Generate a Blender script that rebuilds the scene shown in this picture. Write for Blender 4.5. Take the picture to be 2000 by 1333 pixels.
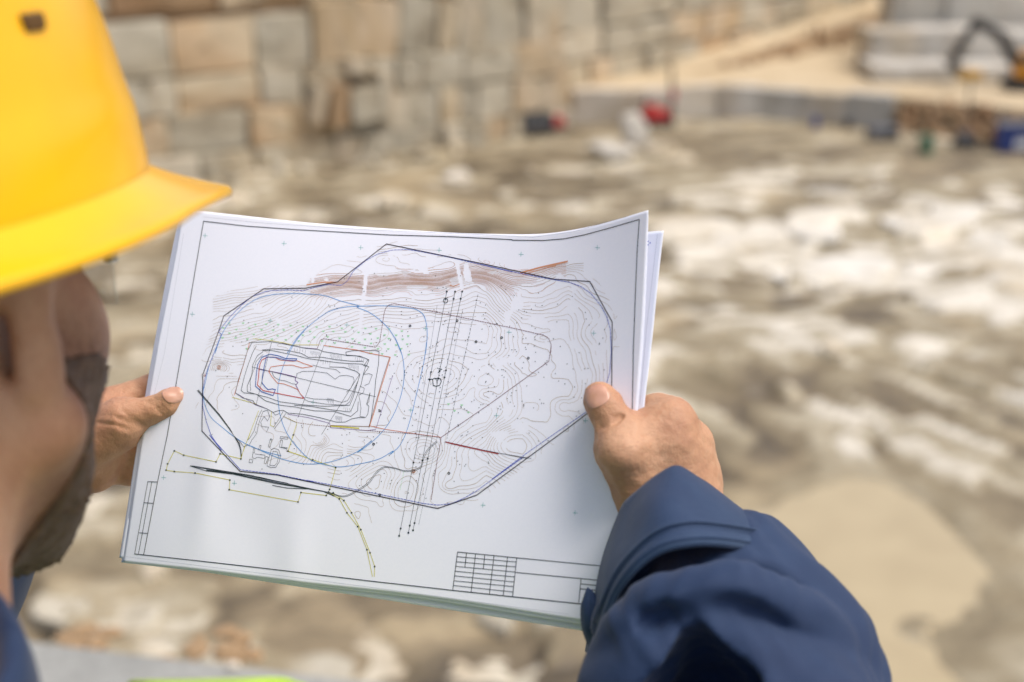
import bpy, bmesh, math, random
import numpy as np
from mathutils import Vector, Matrix

for o in list(bpy.data.objects):
    bpy.data.objects.remove(o)
SC = bpy.context.scene
COL = SC.collection
rnd = random.Random(7)
nrs = np.random.RandomState(11)

# ------------------------------------------------------------------ camera
CAM_Z, PITCH, FPX = 1.72, math.radians(20.0), 2777.78     # 50 mm lens on a 36 mm sensor, 2000 px wide plate
cam = bpy.data.cameras.new('camera')
cam_o = bpy.data.objects.new('camera', cam)
COL.objects.link(cam_o)
cam_o.location = (0, 0, CAM_Z)
cam_o.rotation_euler = (math.pi / 2 - PITCH, 0, 0)
cam.sensor_width = 36.0
cam.lens = 50.0
cam.clip_start = 0.02
cam.clip_end = 6000.0
cam.dof.use_dof = True
cam.dof.focus_distance = 0.782
cam.dof.aperture_fstop = 5.2
SC.camera = cam_o

# ------------------------------------------------------------------ sky, sun, exposure
SUN_EL, SUN_AZ = math.radians(65), math.radians(106)       # azimuth clockwise from +Y
world = bpy.data.worlds.new('World')
SC.world = world
world.use_nodes = True
wn = world.node_tree
bg = wn.nodes['Background']
sky = wn.nodes.new('ShaderNodeTexSky')
sky.sky_type = 'NISHITA'
sky.sun_disc = False
sky.sun_elevation = SUN_EL
sky.sun_rotation = SUN_AZ
sky.air_density = 1.0
sky.dust_density = 4.0
sky.ozone_density = 0.6
wn.links.new(sky.outputs[0], bg.inputs[0])
bg.inputs[1].default_value = 0.125
sun = bpy.data.lights.new('sun', 'SUN')
sun.energy = 1.4
sun.angle = math.radians(32)
sun.color = (1.0, 0.965, 0.91)
sun_o = bpy.data.objects.new('sun', sun)
COL.objects.link(sun_o)
sd = Vector((math.sin(SUN_AZ) * math.cos(SUN_EL), math.cos(SUN_AZ) * math.cos(SUN_EL), math.sin(SUN_EL)))
sun_o.rotation_euler = sd.to_track_quat('Z', 'Y').to_euler()
sun_o.location = sd * 60
SC.view_settings.view_transform = 'Standard'
SC.view_settings.look = 'None'
SC.view_settings.gamma = 1.0
SC.view_settings.exposure = 0.58
SC.render.engine = 'CYCLES'
SC.cycles.use_denoising = True
SC.cycles.max_bounces = 8
SC.cycles.sample_clamp_indirect = 6.0

# ------------------------------------------------------------------ camera geometry helpers
FWD = np.array([0, math.cos(PITCH), -math.sin(PITCH)])
UPV = np.array([0, math.sin(PITCH), math.cos(PITCH)])
RGT = np.array([1.0, 0, 0])
EYE = np.array([0, 0, CAM_Z])

def at(px, py, d):
    """point of the place seen at plate position px, py at distance d along the view axis"""
    px, py, d = np.asarray(px, float), np.asarray(py, float), np.asarray(d, float)
    r = FWD + ((px - 1000) / FPX)[..., None] * RGT - ((py - 666.5) / FPX)[..., None] * UPV
    return EYE + d[..., None] * r

def ground(px, py, z):
    r = FWD + (px - 1000) / FPX * RGT - (py - 666.5) / FPX * UPV
    return EYE + (z - CAM_Z) / r[2] * r

# ------------------------------------------------------------------ object helpers
def link(name, me, mat=None, parent=None, smooth=False):
    o = bpy.data.objects.new(name, me)
    COL.objects.link(o)
    if mat is not None and len(me.materials) == 0:
        me.materials.append(mat)
    if parent is not None:
        o.parent = parent
    if smooth:
        me.polygons.foreach_set('use_smooth', [True] * len(me.polygons))
    return o

def mesh(verts, faces):
    me = bpy.data.meshes.new('m')
    me.from_pydata([tuple(map(float, v)) for v in verts], [], [tuple(map(int, f)) for f in faces])
    me.validate()
    me.update()
    return me

def np_mesh(V, Q):
    """fast mesh from numpy: V (n,3), Q (m,4) or (m,3)"""
    me = bpy.data.meshes.new('m')
    V = np.asarray(V, np.float32)
    Q = np.asarray(Q, np.int32)
    k = Q.shape[1]
    me.vertices.add(len(V)); me.vertices.foreach_set('co', V.ravel())
    me.loops.add(len(Q) * k); me.loops.foreach_set('vertex_index', Q.ravel())
    me.polygons.add(len(Q))
    me.polygons.foreach_set('loop_start', np.arange(0, len(Q) * k, k, dtype=np.int32))
    me.polygons.foreach_set('loop_total', np.full(len(Q), k, dtype=np.int32))
    me.update(calc_edges=True)
    me.validate()
    return me

def tag(o, label=None, cat=None, group=None, kind=None):
    if label: o['label'] = label
    if cat: o['category'] = cat
    if group: o['group'] = group
    if kind: o['kind'] = kind
    return o

def empty(name, loc, rz=0.0):
    o = bpy.data.objects.new(name, None)
    COL.objects.link(o)
    o.empty_display_size = 0.1
    o.location = loc
    o.rotation_euler = (0, 0, rz)
    return o

class MB:
    """collects simple solids into one mesh"""
    def __init__(s): s.v, s.f = [], []
    def box(s, c, d, rot=None, taper=1.0):
        R = rot if rot is not None else Matrix.Identity(3)
        n = len(s.v)
        for z in (-1, 1):
            k = taper if z > 0 else 1.0
            for x, y in ((-1, -1), (1, -1), (1, 1), (-1, 1)):
                s.v.append(Vector(c) + R @ Vector((x * d[0] / 2 * k, y * d[1] / 2 * k, z * d[2] / 2)))
        for q in ((3, 2, 1, 0), (4, 5, 6, 7), (0, 1, 5, 4), (1, 2, 6, 5), (2, 3, 7, 6), (3, 0, 4, 7)):
            s.f.append([n + i for i in q])
        return s
    def bar(s, a, b, w, h=None, up=(0, 0, 1)):
        a, b = Vector(a), Vector(b)
        z = (b - a); L = z.length; z = z / L
        x = Vector(up).cross(z)
        x = x.normalized() if x.length > 1e-4 else Vector((1, 0, 0))
        y = z.cross(x)
        R = Matrix((x, y, z)).transposed()
        return s.box((a + b) / 2, (w, h or w, L), R)
    def cyl(s, a, b, r0, r1=None, n=16, cap=True):
        a, b = Vector(a), Vector(b)
        r1 = r0 if r1 is None else r1
        z = (b - a).normalized()
        x = z.orthogonal().normalized(); y = z.cross(x)
        m = len(s.v)
        for c, r in ((a, r0), (b, r1)):
            for i in range(n):
                t = 2 * math.pi * i / n
                s.v.append(c + r * (math.cos(t) * x + math.sin(t) * y))
        for i in range(n):
            j = (i + 1) % n
            s.f.append([m + i, m + j, m + n + j, m + n + i])
        if cap:
            s.f.append([m + n - 1 - i for i in range(n)]); s.f.append([m + n + i for i in range(n)])
        return s
    def prism(s, poly, y0, y1, frame=None):
        """poly in (x,z), extruded in y"""
        n, m = len(s.v), len(poly)
        for y in (y0, y1):
            for x, z in poly: s.v.append(Vector((x, y, z)))
        s.f.append([n + i for i in range(m)]); s.f.append([n + m + (m - 1 - i) for i in range(m)])
        for i in range(m):
            j = (i + 1) % m
            s.f.append([n + j, n + i, n + m + i, n + m + j])
        return s
    def build(s, name, mat, parent=None, bevel=0.0, smooth=False):
        me = mesh(s.v, s.f)
        bm = bmesh.new(); bm.from_mesh(me)
        bmesh.ops.recalc_face_normals(bm, faces=bm.faces)
        if bevel:
            bmesh.ops.bevel(bm, geom=list(bm.edges), offset=bevel, segments=2, affect='EDGES', profile=0.5)
        bm.to_mesh(me); bm.free()
        return link(name, me, mat, parent, smooth)

# ------------------------------------------------------------------ procedural materials
def srgb(r, g, b):
    f = lambda c: (c / 12.92 if c <= 0.04045 else ((c + 0.055) / 1.055) ** 2.4)
    return (f(r / 255), f(g / 255), f(b / 255), 1.0)

class NT:
    def __init__(s, name):
        s.m = bpy.data.materials.new(name); s.m.use_nodes = True
        s.t = s.m.node_tree
        s.b = s.t.nodes['Principled BSDF']
    def n(s, kind, **kw):
        nd = s.t.nodes.new('ShaderNode' + kind)
        for k, v in kw.items():
            if k.startswith('i_'):
                nd.inputs[k[2:].replace('_', ' ')].default_value = v
            else: setattr(nd, k, v)
        return nd
    def l(s, a, b): s.t.links.new(a, b)
    def coord(s, scale=(1, 1, 1), rot=(0, 0, 0), kind='Object'):
        tc = s.n('TexCoord'); mp = s.n('Mapping')
        mp.inputs['Scale'].default_value = scale; mp.inputs['Rotation'].default_value = rot
        s.l(tc.outputs[kind], mp.inputs[0]); return mp.outputs[0]
    def noise(s, vec, scale, detail=4, rough=0.55, dist=0.0):
        nd = s.n('TexNoise')
        nd.inputs['Scale'].default_value = scale; nd.inputs['Detail'].default_value = detail
        nd.inputs['Roughness'].default_value = rough; nd.inputs['Distortion'].default_value = dist
        if vec is not None: s.l(vec, nd.inputs['Vector'])
        return nd.outputs['Fac']
    def ramp(s, fac, stops, interp='LINEAR'):
        r = s.n('ValToRGB'); cr = r.color_ramp; cr.interpolation = interp
        while len(cr.elements) < len(stops): cr.elements.new(0.5)
        for e, (p, c) in zip(cr.elements, stops):
            e.position = p; e.color = c if len(c) == 4 else (*c, 1)
        s.l(fac, r.inputs[0]); return r.outputs[0]
    def mix(s, fac, a, b, mode='MIX'):
        m = s.n('Mix', data_type='RGBA', blend_type=mode)
        for sock, v in ((m.inputs[0], fac), (m.inputs[6], a), (m.inputs[7], b)):
            if hasattr(v, 'is_linked') or hasattr(v, 'links'): s.l(v, sock)
            else: sock.default_value = v if not isinstance(v, (tuple, list)) or len(v) == 4 else (*v, 1)
        return m.outputs[2]
    def bump(s, h, strength=0.3, dist=0.01, normal=None):
        b = s.n('Bump'); b.inputs['Strength'].default_value = strength; b.inputs['Distance'].default_value = dist
        s.l(h, b.inputs['Height'])
        if normal is not None: s.l(normal, b.inputs['Normal'])
        return b.outputs[0]
    def out(s, color=None, rough=None, normal=None, **kw):
        b = s.b
        if color is not None:
            if isinstance(color, (tuple, list)): b.inputs['Base Color'].default_value = color if len(color) == 4 else (*color, 1)
            else: s.l(color, b.inputs['Base Color'])
        if rough is not None:
            if isinstance(rough, (int, float)): b.inputs['Roughness'].default_value = rough
            else: s.l(rough, b.inputs['Roughness'])
        if normal is not None: s.l(normal, b.inputs['Normal'])
        for k, v in kw.items(): b.inputs[k.replace('_', ' ')].default_value = v
        return s.m

def plain(name, col, rough=0.5, var=0.12, scale=8.0, **kw):
    t = NT(name)
    f = t.noise(t.coord(), scale, 4)
    c = t.ramp(f, [(0.3, [x * (1 - var) for x in col[:3]]), (0.7, [min(1, x * (1 + var)) for x in col[:3]])])
    return t.out(c, rough, t.bump(f, 0.1, 0.005), **kw)

def rock_mat(name, pale, tan, dark, rust, scale=0.35, rust_amt=0.5):
    t = NT(name)
    v = t.coord()
    oi = t.n('ObjectInfo')
    sh = t.n('VectorMath', operation='MULTIPLY_ADD')
    t.l(oi.outputs['Random'], sh.inputs[0]); sh.inputs[1].default_value = (37, 19, 53); t.l(v, sh.inputs[2])
    v = sh.outputs[0]
    n1 = t.noise(v, scale, 6, 0.6, 0.4)
    n2 = t.noise(v, scale * 3.3, 6, 0.65)
    n3 = t.noise(v, scale * 0.8, 3, 0.5, 1.0)
    base = t.ramp(n1, [(0.32, tan), (0.5, pale), (0.72, tan)])
    ad = t.n('Math', operation='MULTIPLY_ADD')
    t.l(oi.outputs['Random'], ad.inputs[0]); ad.inputs[1].default_value = 0.22; t.l(n3, ad.inputs[2])
    rustm = t.ramp(ad.outputs[0], [(0.60, (0, 0, 0)), (0.80, (rust_amt,) * 3)])
    c = t.mix(rustm, base, rust)
    dk = t.ramp(n2, [(0.30, (0.75,) * 3), (0.46, (0, 0, 0))])
    c = t.mix(dk, c, dark)
    # vertical run-off streaks
    tc = t.coord((1.6, 1.6, 0.12))
    s2 = t.ramp(t.noise(tc, 1.0, 5, 0.6), [(0.52, (0, 0, 0)), (0.72, (0.45,) * 3)])
    c = t.mix(s2, c, dark)
    vv = t.n('HueSaturation'); mr = t.n('MapRange')
    t.l(oi.outputs['Random'], mr.inputs[0]); mr.inputs[3].default_value = 0.8; mr.inputs[4].default_value = 1.15
    t.l(mr.outputs[0], vv.inputs['Value']); t.l(c, vv.inputs['Color'])
    return t.out(vv.outputs[0], 0.85, t.bump(n2, 0.5, 0.15))
# ================================================================== THE SETTING: pit floor, benches, walls
FLOOR_Z = -20.0
PALE, TAN, DARKR, RUST = srgb(194, 185, 164), srgb(168, 152, 122), srgb(84, 71, 50), srgb(178, 140, 94)
M_block = rock_mat('quarry_block_stone', PALE, TAN, DARKR, RUST, 0.35, 0.4)
M_rust = rock_mat('stained_block_stone', srgb(198, 184, 156), srgb(182, 160, 126), srgb(104, 86, 62), srgb(176, 136, 92), 0.5, 0.6)
M_grey = rock_mat('grey_block_stone', srgb(196, 191, 180), srgb(176, 166, 146), srgb(118, 108, 92), srgb(170, 140, 100), 0.4, 0.25)
M_rubble = rock_mat('rubble_stone', srgb(165, 138, 104), srgb(140, 108, 74), srgb(84, 64, 44), srgb(150, 98, 58), 0.6, 0.5)
M_bank = rock_mat('ramp_bank_rubble', srgb(164, 140, 106), srgb(142, 116, 84), srgb(98, 76, 54), srgb(160, 122, 82), 0.8, 0.4)
M_slab = rock_mat('floor_slab_stone', srgb(200, 191, 170), srgb(180, 167, 140), srgb(122, 108, 84), srgb(186, 152, 106), 0.45, 0.25)
M_wet_glare = rock_mat('wet_stone_painted_glare', srgb(242, 236, 222), srgb(226, 216, 194), srgb(150, 136, 110), srgb(196, 170, 130), 0.45, 0.1)  # pale wet rock; its glare is put into the near-white colour
M_wet_glare.node_tree.nodes['Principled BSDF'].inputs['Roughness'].default_value = 0.3

def floor_material():
    t = NT('pit_floor_rock'); v = t.coord()
    at_ = t.n('Attribute', attribute_name='tone')
    b, c, d = t.noise(v, 0.9, 6, 0.62, 0.5), t.noise(v, 0.10, 4, 0.5, 0.6), t.noise(v, 3.5, 5, 0.6)
    ad = t.n('Math', operation='MULTIPLY_ADD'); t.l(b, ad.inputs[0]); ad.inputs[1].default_value = 0.55; t.l(at_.outputs['Fac'], ad.inputs[2])
    ad2 = t.n('Math', operation='SUBTRACT'); t.l(ad.outputs[0], ad2.inputs[0]); ad2.inputs[1].default_value = 0.275
    col = t.ramp(ad2.outputs[0], [(0.05, srgb(78, 68, 51)), (0.28, srgb(116, 102, 78)), (0.48, srgb(140, 127, 100)), (0.70, srgb(168, 156, 130)), (0.95, srgb(222, 213, 194))])
    mud = t.ramp(c, [(0.54, (0, 0, 0)), (0.68, (0.5,) * 3)])
    col = t.mix(mud, col, srgb(186, 166, 130))
    col = t.mix(t.ramp(d, [(.32, (.45,) * 3), (.48, (0, 0, 0))]), col, srgb(104, 90, 66))
    r = t.ramp(ad2.outputs[0], [(0.1, (0.5,) * 3), (0.5, (0.85,) * 3), (0.9, (0.4,) * 3)])
    return t.out(col, r, t.bump(b, 0.5, 0.25))
M_floor = floor_material()

# value noise for height fields
def vnoise(x, y, seed=0):
    xi, yi = np.floor(x).astype(int), np.floor(y).astype(int)
    fx, fy = x - xi, y - yi
    fx, fy = fx * fx * (3 - 2 * fx), fy * fy * (3 - 2 * fy)
    def h(i, j):
        k = (i * 374761393 + j * 668265263 + seed * 1442695041) & 0x7fffffff
        k = ((k ^ (k >> 13)) * 1274126177) & 0x7fffffff
        return ((k ^ (k >> 16)) & 0xffff) / 65535.0
    return (h(xi, yi) * (1 - fx) + h(xi + 1, yi) * fx) * (1 - fy) + (h(xi, yi + 1) * (1 - fx) + h(xi + 1, yi + 1) * fx) * fy
def fbm(x, y, seed=0, n=4):
    s, a, t = 0, 1.0, 0
    for k in range(n):
        s = s + a * vnoise(x * 2 ** k, y * 2 ** k, seed + k); t += a; a *= 0.5
    return s / t

def axis(lo, hi, step, far):
    core = list(np.arange(lo, hi + 1e-6, step))
    out_hi, out_lo, s = [], [], step
    while (out_hi[-1] if out_hi else hi) < far:
        s *= 1.35; out_hi.append((out_hi[-1] if out_hi else hi) + s)
    s = step
    while (out_lo[-1] if out_lo else lo) > -far:
        s *= 1.35; out_lo.append((out_lo[-1] if out_lo else lo) - s)
    return np.array(out_lo[::-1] + core + out_hi)

PUD = [(1500, 1015), (1570, 985), (1650, 958), (1722, 962), (1790, 1005), (1836, 1068), (1880, 1130), (1830, 1180), (1770, 1190), (1800, 1250),
       (1870, 1320), (1910, 1420), (1700, 1440), (1600, 1330), (1530, 1200), (1470, 1080)]
PUDW = np.array([ground(x, y, FLOOR_Z)[:2] for x, y in PUD])

def in_poly(x, y, P):
    c = np.zeros(x.shape, bool)
    j = len(P) - 1
    for i in range(len(P)):
        m = ((P[i][1] > y) != (P[j][1] > y)) & (x < (P[j][0] - P[i][0]) * (y - P[i][1]) / (P[j][1] - P[i][1] + 1e-12) + P[i][0])
        c ^= m; j = i
    return c

def hash2(i, j, k):
    q = (i * 73856093 ^ j * 19349663 ^ k * 83492791) & 0x7fffffff
    q = ((q ^ (q >> 13)) * 1274126177) & 0x7fffffff
    return ((q ^ (q >> 15)) & 0xffff) / 65535.0
def plates(x, y, size, seed):
    """broken plates of rock: nearest and second nearest seed, a random per plate, its own tilt"""
    u, w = x / size, y / size; ui, wi = np.floor(u).astype(int), np.floor(w).astype(int)
    d1 = np.full(np.shape(u), 9.0); d2 = d1.copy(); rn = np.zeros_like(d1); tl = np.zeros_like(d1)
    for a in (-1, 0, 1):
        for b in (-1, 0, 1):
            i, j = ui + a, wi + b; cx, cy = i + .15 + .7 * hash2(i, j, seed), j + .15 + .7 * hash2(i, j, seed + 1)
            d = np.hypot(u - cx, w - cy); m = d < d1; d2 = np.where(m, d1, np.minimum(d2, d))
            rn = np.where(m, hash2(i, j, seed + 2), rn); tl = np.where(m, (u - cx) * (hash2(i, j, seed + 3) - .5) + (w - cy) * (hash2(i, j, seed + 4) - .5), tl); d1 = np.where(m, d, d1)
    return d2 - d1, rn, tl
def floor_fields(x, y):
    x, y = np.asarray(x, float), np.asarray(y, float)
    wx, wy = x + 2.2 * (fbm(x * .22, y * .22, 21, 4) - .5), y + 2.2 * (fbm(x * .22, y * .22, 25, 4) - .5)
    big = fbm(x * .05, y * .05, 61, 3) - .5
    fine = .12 * (fbm(x * .9, y * .9, 9, 3) - .5)
    zone = np.exp(-((y - 74) / 13) ** 2) * np.clip((x - 6) / 8, 0, 1)      # pale rock to the right, half-way out; wet glare painted into its tone
    far = np.clip((y - 86) / 12, 0, 1)
    near = np.clip((66 - y) / 16, 0, 1) * np.clip((x - 1) / 7, 0, 1); near = near * near * (3 - 2 * near)
    hs, ts = [], []
    for ang, el, sd in ((-61, 2.6, 5), (14, 1.5, 105)):                    # the beds strike another way in the near corner
        a = math.radians(ang); u, w = (wx * math.cos(a) + wy * math.sin(a)) / el, -wx * math.sin(a) + wy * math.cos(a)
        e1, r1, t1 = plates(u, w, 3.3, sd); e2, r2, t2 = plates(u / 1.5, w, 1.05, sd + 26)
        g1, g2 = np.exp(-(e1 / .06) ** 2), np.exp(-(e2 / .10) ** 2)
        h = big * 1.2 + (r1 - .5) * .5 + t1 * .75 + (r2 - .5) * .16 + t2 * .30 - .16 * g1 * (r1 > .3) - .05 * g2 + fine
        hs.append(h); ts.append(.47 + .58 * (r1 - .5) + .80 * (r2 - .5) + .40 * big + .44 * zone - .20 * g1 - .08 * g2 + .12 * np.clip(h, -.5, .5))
    h, tone = hs[0] * near + hs[1] * (1 - near), ts[0] * near + ts[1] * (1 - near)
    tone = tone * (1 - .45 * far) + .45 * far * .52
    k = 1 - np.clip((np.hypot(x, y - 60) - 90) / 40, 0, 1)
    return h * k * (1 - .7 * far), np.clip(tone, 0, 1)
def floor_h(x, y): return floor_fields(x, y)[0]

xs, ys = axis(-40, 52, 0.30, 3000), axis(24, 112, 0.30, 3000)
XX, YY = np.meshgrid(xs, ys)
ZZ, TONE = floor_fields(XX, YY)
pc = PUDW.mean(0)
dp = np.full(XX.shape, 1e9)
for i in range(len(PUDW)):
    a, b = PUDW[i], PUDW[(i + 1) % len(PUDW)]
    ab = b - a
    tt = np.clip(((XX - a[0]) * ab[0] + (YY - a[1]) * ab[1]) / (ab @ ab), 0, 1)
    dp = np.minimum(dp, np.hypot(XX - a[0] - tt * ab[0], YY - a[1] - tt * ab[1]))
dp = np.where(in_poly(XX, YY, PUDW), -dp, dp)
w = np.clip((dp - 1.2) / 2.5, 0, 1)
shore = np.clip(-.16 + .16 * (dp + 3.2 * (fbm(XX * .45, YY * .45, 71, 4) - .5)), -.45, .12)
ZZ = np.where(dp < 3.7, w * ZZ + (1 - w) * shore, ZZ)
TONE = np.where(dp < 3.7, w * TONE + (1 - w) * (.50 + .35 * (fbm(XX * .8, YY * .8, 77, 3) - .5)), TONE)
nx = len(xs)
idx = np.arange(XX.size).reshape(XX.shape)
Q = np.stack([idx[:-1, :-1], idx[:-1, 1:], idx[1:, 1:], idx[1:, :-1]], -1).reshape(-1, 4)
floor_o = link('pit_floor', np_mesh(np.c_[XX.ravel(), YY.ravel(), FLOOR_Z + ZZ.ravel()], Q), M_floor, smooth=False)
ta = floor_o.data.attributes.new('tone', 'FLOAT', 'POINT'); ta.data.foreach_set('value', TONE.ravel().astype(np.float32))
tag(floor_o, 'uneven tan rock floor of the quarry pit', 'ground', kind='structure')

t = NT('muddy_water')
f = t.noise(t.coord(), 0.5, 4)
M_mud = t.out(t.ramp(f, [(0.3, srgb(174, 156, 120)), (0.7, srgb(186, 168, 131))]), 0.2, t.bump(t.noise(t.coord(), 2.0, 3), 0.03, 0.02))
pcw = PUDW.mean(0)
pm = mesh([(*(pcw + (p - pcw) * (1 + 1.1 / np.linalg.norm(p - pcw))), FLOOR_Z - 0.06) for p in PUDW], [list(range(len(PUDW)))])
tag(link('water', pm, M_mud), 'shallow muddy tan puddle on the pit floor', 'puddle', kind='structure')

# flat stone slabs lying in the pit floor
def slab_mesh(seed, thick=0.35):
    r = random.Random(seed)
    n = r.randint(6, 9)
    pts = []
    for i in range(n):
        a = 2 * math.pi * (i + r.uniform(-0.3, 0.3)) / n
        q = r.uniform(0.7, 1.05)
        pts.append((math.cos(a) * q, math.sin(a) * q))
    v = [(x, y, -0.6) for x, y in pts] + [(x * 0.98, y * 0.98, thick * r.uniform(0.6, 0.8)) for x, y in pts] + [(x * 0.86, y * 0.86, thick * r.uniform(0.85, 1.1)) for x, y in pts]
    f = [[2 * n + i for i in range(n)]]
    for k in (0, 1):
        for i in range(n):
            j = (i + 1) % n
            f.append([k * n + i, k * n + j, (k + 1) * n + j, (k + 1) * n + i])
    me = mesh(v, f); me.materials.append(M_slab)
    return me
slabs = [slab_mesh(s) for s in range(14)]
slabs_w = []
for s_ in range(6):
    slabs_w.append(slab_mesh(40 + s_)); slabs_w[-1].materials[0] = M_wet_glare
def put_slab(k, x, y, sx, sy, rz, h=1.0, lib=None):
    lib = lib or slabs
    o = link('slab', lib[k % len(lib)], None, floor_o)
    z = FLOOR_Z + float(floor_h(np.array([x]), np.array([y]))[0])
    o.location = (x, y, z - 0.12); o.rotation_euler = (rnd.uniform(-.05, .05), rnd.uniform(-.05, .05), rz); o.scale = (sx, sy, h)
# (plate position, size in metres) of the pale slabs one can pick out
SL = [(1700, 355, 3.6, 1.5), (1620, 380, 2.2, .9), (1480, 445, 2.2, 1.1), (1580, 460, 2.2, 1.2), (1660, 520, 3.8, 1.2), (1560, 535, 1.8, .9), (1760, 435, 1.6, .9),
      (1860, 420, 2.4, 1.0), (1960, 390, 2.2, 1.0), (1930, 460, 1.7, .8), (1420, 470, 1.2, .6), (1850, 600, 2.4, .9), (1940, 620, 2.2, .8), (1880, 650, 2.0, .6),
      (1980, 560, 1.6, .8), (1560, 620, 1.8, .9), (1700, 600, 1.5, .7), (1460, 780, 2.0, .8), (1560, 800, 1.9, .7), (1480, 860, 1.4, .5), (1620, 700, 1.5, .7),
      (1760, 760, 1.9, .6), (1880, 800, 2.2, .7), (1960, 740, 1.6, .6), (1430, 640, 1.5, .7), (1380, 560, 1.5, .6), (1800, 860, 1.6, .4), (1900, 960, 1.7, .5),
      (1830, 985, 1.5, .45), (1950, 1070, 1.3, .4), (1860, 1190, 1.1, .3), (1960, 1280, 1.2, .4), (1420, 960, .9, .35), (1500, 930, .7, .3),
      (250, 1180, 1.3, .7), (330, 1215, 1.0, .6), (120, 1190, .9, .4), (730, 1250, 1.6, .6), (900, 1280, 1.5, .5), (620, 1300, 1.0, .4), (1050, 1310, .9, .4),
      (250, 530, 1.7, .6), (230, 640, 1.5, .5), (280, 700, 1.2, .5), (220, 600, 1.0, .35), (460, 400, 1.6, .8), (560, 420, 1.8, .7), (680, 410, 2.0, .8),
      (520, 385, 1.4, .6), (760, 400, 1.8, .7), (860, 420, 2.2, .8), (960, 420, 1.8, .7), (1090, 440, 2.4, .9), (900, 360, 1.6, .7), (1000, 380, 1.8, .7),
      (1180, 400, 2.2, .8), (1060, 330, 1.8, .6), (760, 320, 1.8, .7), (690, 300, 1.9, .9), (1330, 310, 2.4, .9), (1450, 330, 2.0, .8), (1240, 330, 1.6, .7),
      (1330, 400, 1.4, .6), (1300, 470, 1.2, .5), (1800, 520, 1.5, .6), (1700, 670, 1.3, .5), (1600, 760, 1.2, .4), (1340, 720, 1.2, .5), (180, 1000, .8, .4)]
for k, (px, py, sx, sy) in enumerate(SL):
    g = ground(px, py, FLOOR_Z)
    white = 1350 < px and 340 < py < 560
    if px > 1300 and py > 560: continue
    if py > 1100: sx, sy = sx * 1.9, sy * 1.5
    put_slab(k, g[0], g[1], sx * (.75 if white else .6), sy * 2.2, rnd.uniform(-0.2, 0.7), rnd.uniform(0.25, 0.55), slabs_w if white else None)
for k in range(28):
    px, py = rnd.uniform(180, 2050), 330 + 1000 * rnd.random() ** 1.5
    g = ground(px, py, FLOOR_Z)
    if in_poly(np.array(g[0]), np.array(g[1]), PUDW): continue
    s = rnd.uniform(0.35, 1.0)
    put_slab(k, g[0], g[1], s * rnd.uniform(.5, 1.0), s * rnd.uniform(.8, 1.5), rnd.gauss(0.5, 0.5), rnd.uniform(0.4, 1.3))

# ---- the big wall of sawn benches
WA = np.array([-30.0, 84.5]); WB = np.array([5.0, 107.0])
WL = (WB - WA) / np.linalg.norm(WB - WA); WN = np.array([WL[1], -WL[0]])     # WN points to the viewer
wrot = math.atan2(WL[1], WL[0])
def wall_pt(s, off, z): p = WA + s * WL + off * WN; return Vector((p[0], p[1], z))

def block_mesh(seed, cracks=True):
    """unit block (centre at the origin) with chipped, uneven corners"""
    r = random.Random(seed)
    bm = bmesh.new()
    bmesh.ops.create_cube(bm, size=1.0)
    bmesh.ops.subdivide_edges(bm, edges=list(bm.edges), cuts=2, use_grid_fill=True)
    for v in bm.verts:
        edge = sum(abs(abs(c) - .5) < 1e-3 for c in v.co)
        v.co += Vector((r.uniform(-.010, .010), r.uniform(-.008, .008), r.uniform(-.012, .012))) - (v.co * r.uniform(0, .045) if edge >= 2 else Vector())
    me = bpy.data.meshes.new('block'); bm.to_mesh(me); bm.free()
    return me
BM = [block_mesh(s) for s in range(10)]
BMATS = {}
def block_inst(k, mat):
    key = (k % len(BM), mat.name)
    if key not in BMATS:
        me = BM[k % len(BM)].copy(); me.materials.append(mat); BMATS[key] = me
    return BMATS[key]

W2A = np.array([4.0, 110.8]) - 5.0 * np.array([.666, .746]); W2L = np.array([.666, .746]); W2N = np.array([.746, -.666])
def wall2_pt(s, off, z): p = W2A + s * W2L + off * W2N; return Vector((p[0], p[1], z))
wall = empty('quarry_wall', wall_pt(20, 0, FLOOR_Z)); tag(wall, 'tall near quarry face cut into rows of pale stone blocks', 'quarry wall')
wall_b = empty('quarry_wall', wall2_pt(20, 0, FLOOR_Z)); tag(wall_b, 'far quarry face of pale blocks rising behind the dirt ramp', 'quarry wall')
def wall_block(k, s0, s1, z0, z1, proud, mat, tilt=0.0, depth=5.0, far=False):
    pt, par, rz = (wall2_pt, wall_b, math.atan2(W2L[1], W2L[0])) if far else (wall_pt, wall, wrot)
    o = link('block', block_inst(k, mat), None, par)
    o.matrix_parent_inverse = Matrix.Translation(-par.location)
    o.location = pt((s0 + s1) / 2, proud - depth / 2, (z0 + z1) / 2); o.rotation_euler = (rnd.uniform(-.02, .02), tilt, rz + rnd.uniform(-.04, .04)); o.scale = (s1 - s0 - rnd.uniform(.0, .22), depth, z1 - z0 - rnd.uniform(.0, .15))
for pt, par, rz, c in ((wall_pt, wall, wrot, 10), (wall2_pt, wall_b, math.atan2(W2L[1], W2L[0]), 52)):
    back = MB(); back.box(pt(c, -4.6, -9.0), (62 if c == 10 else 112, 6.0, 25), Matrix.Rotation(rz, 3, 'Z'))
    bo = back.build('backing_rock', M_rubble, par); bo.matrix_parent_inverse = Matrix.Translation(-par.location)
ROWS = [(-20.4, -18.3, 0.9), (-18.3, -15.8, 0.35), (-15.8, -13.4, 0.1), (-13.4, -9.4, -0.5), (-9.4, -5.2, -1.0), (-5.2, -0.5, -1.6)]
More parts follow.
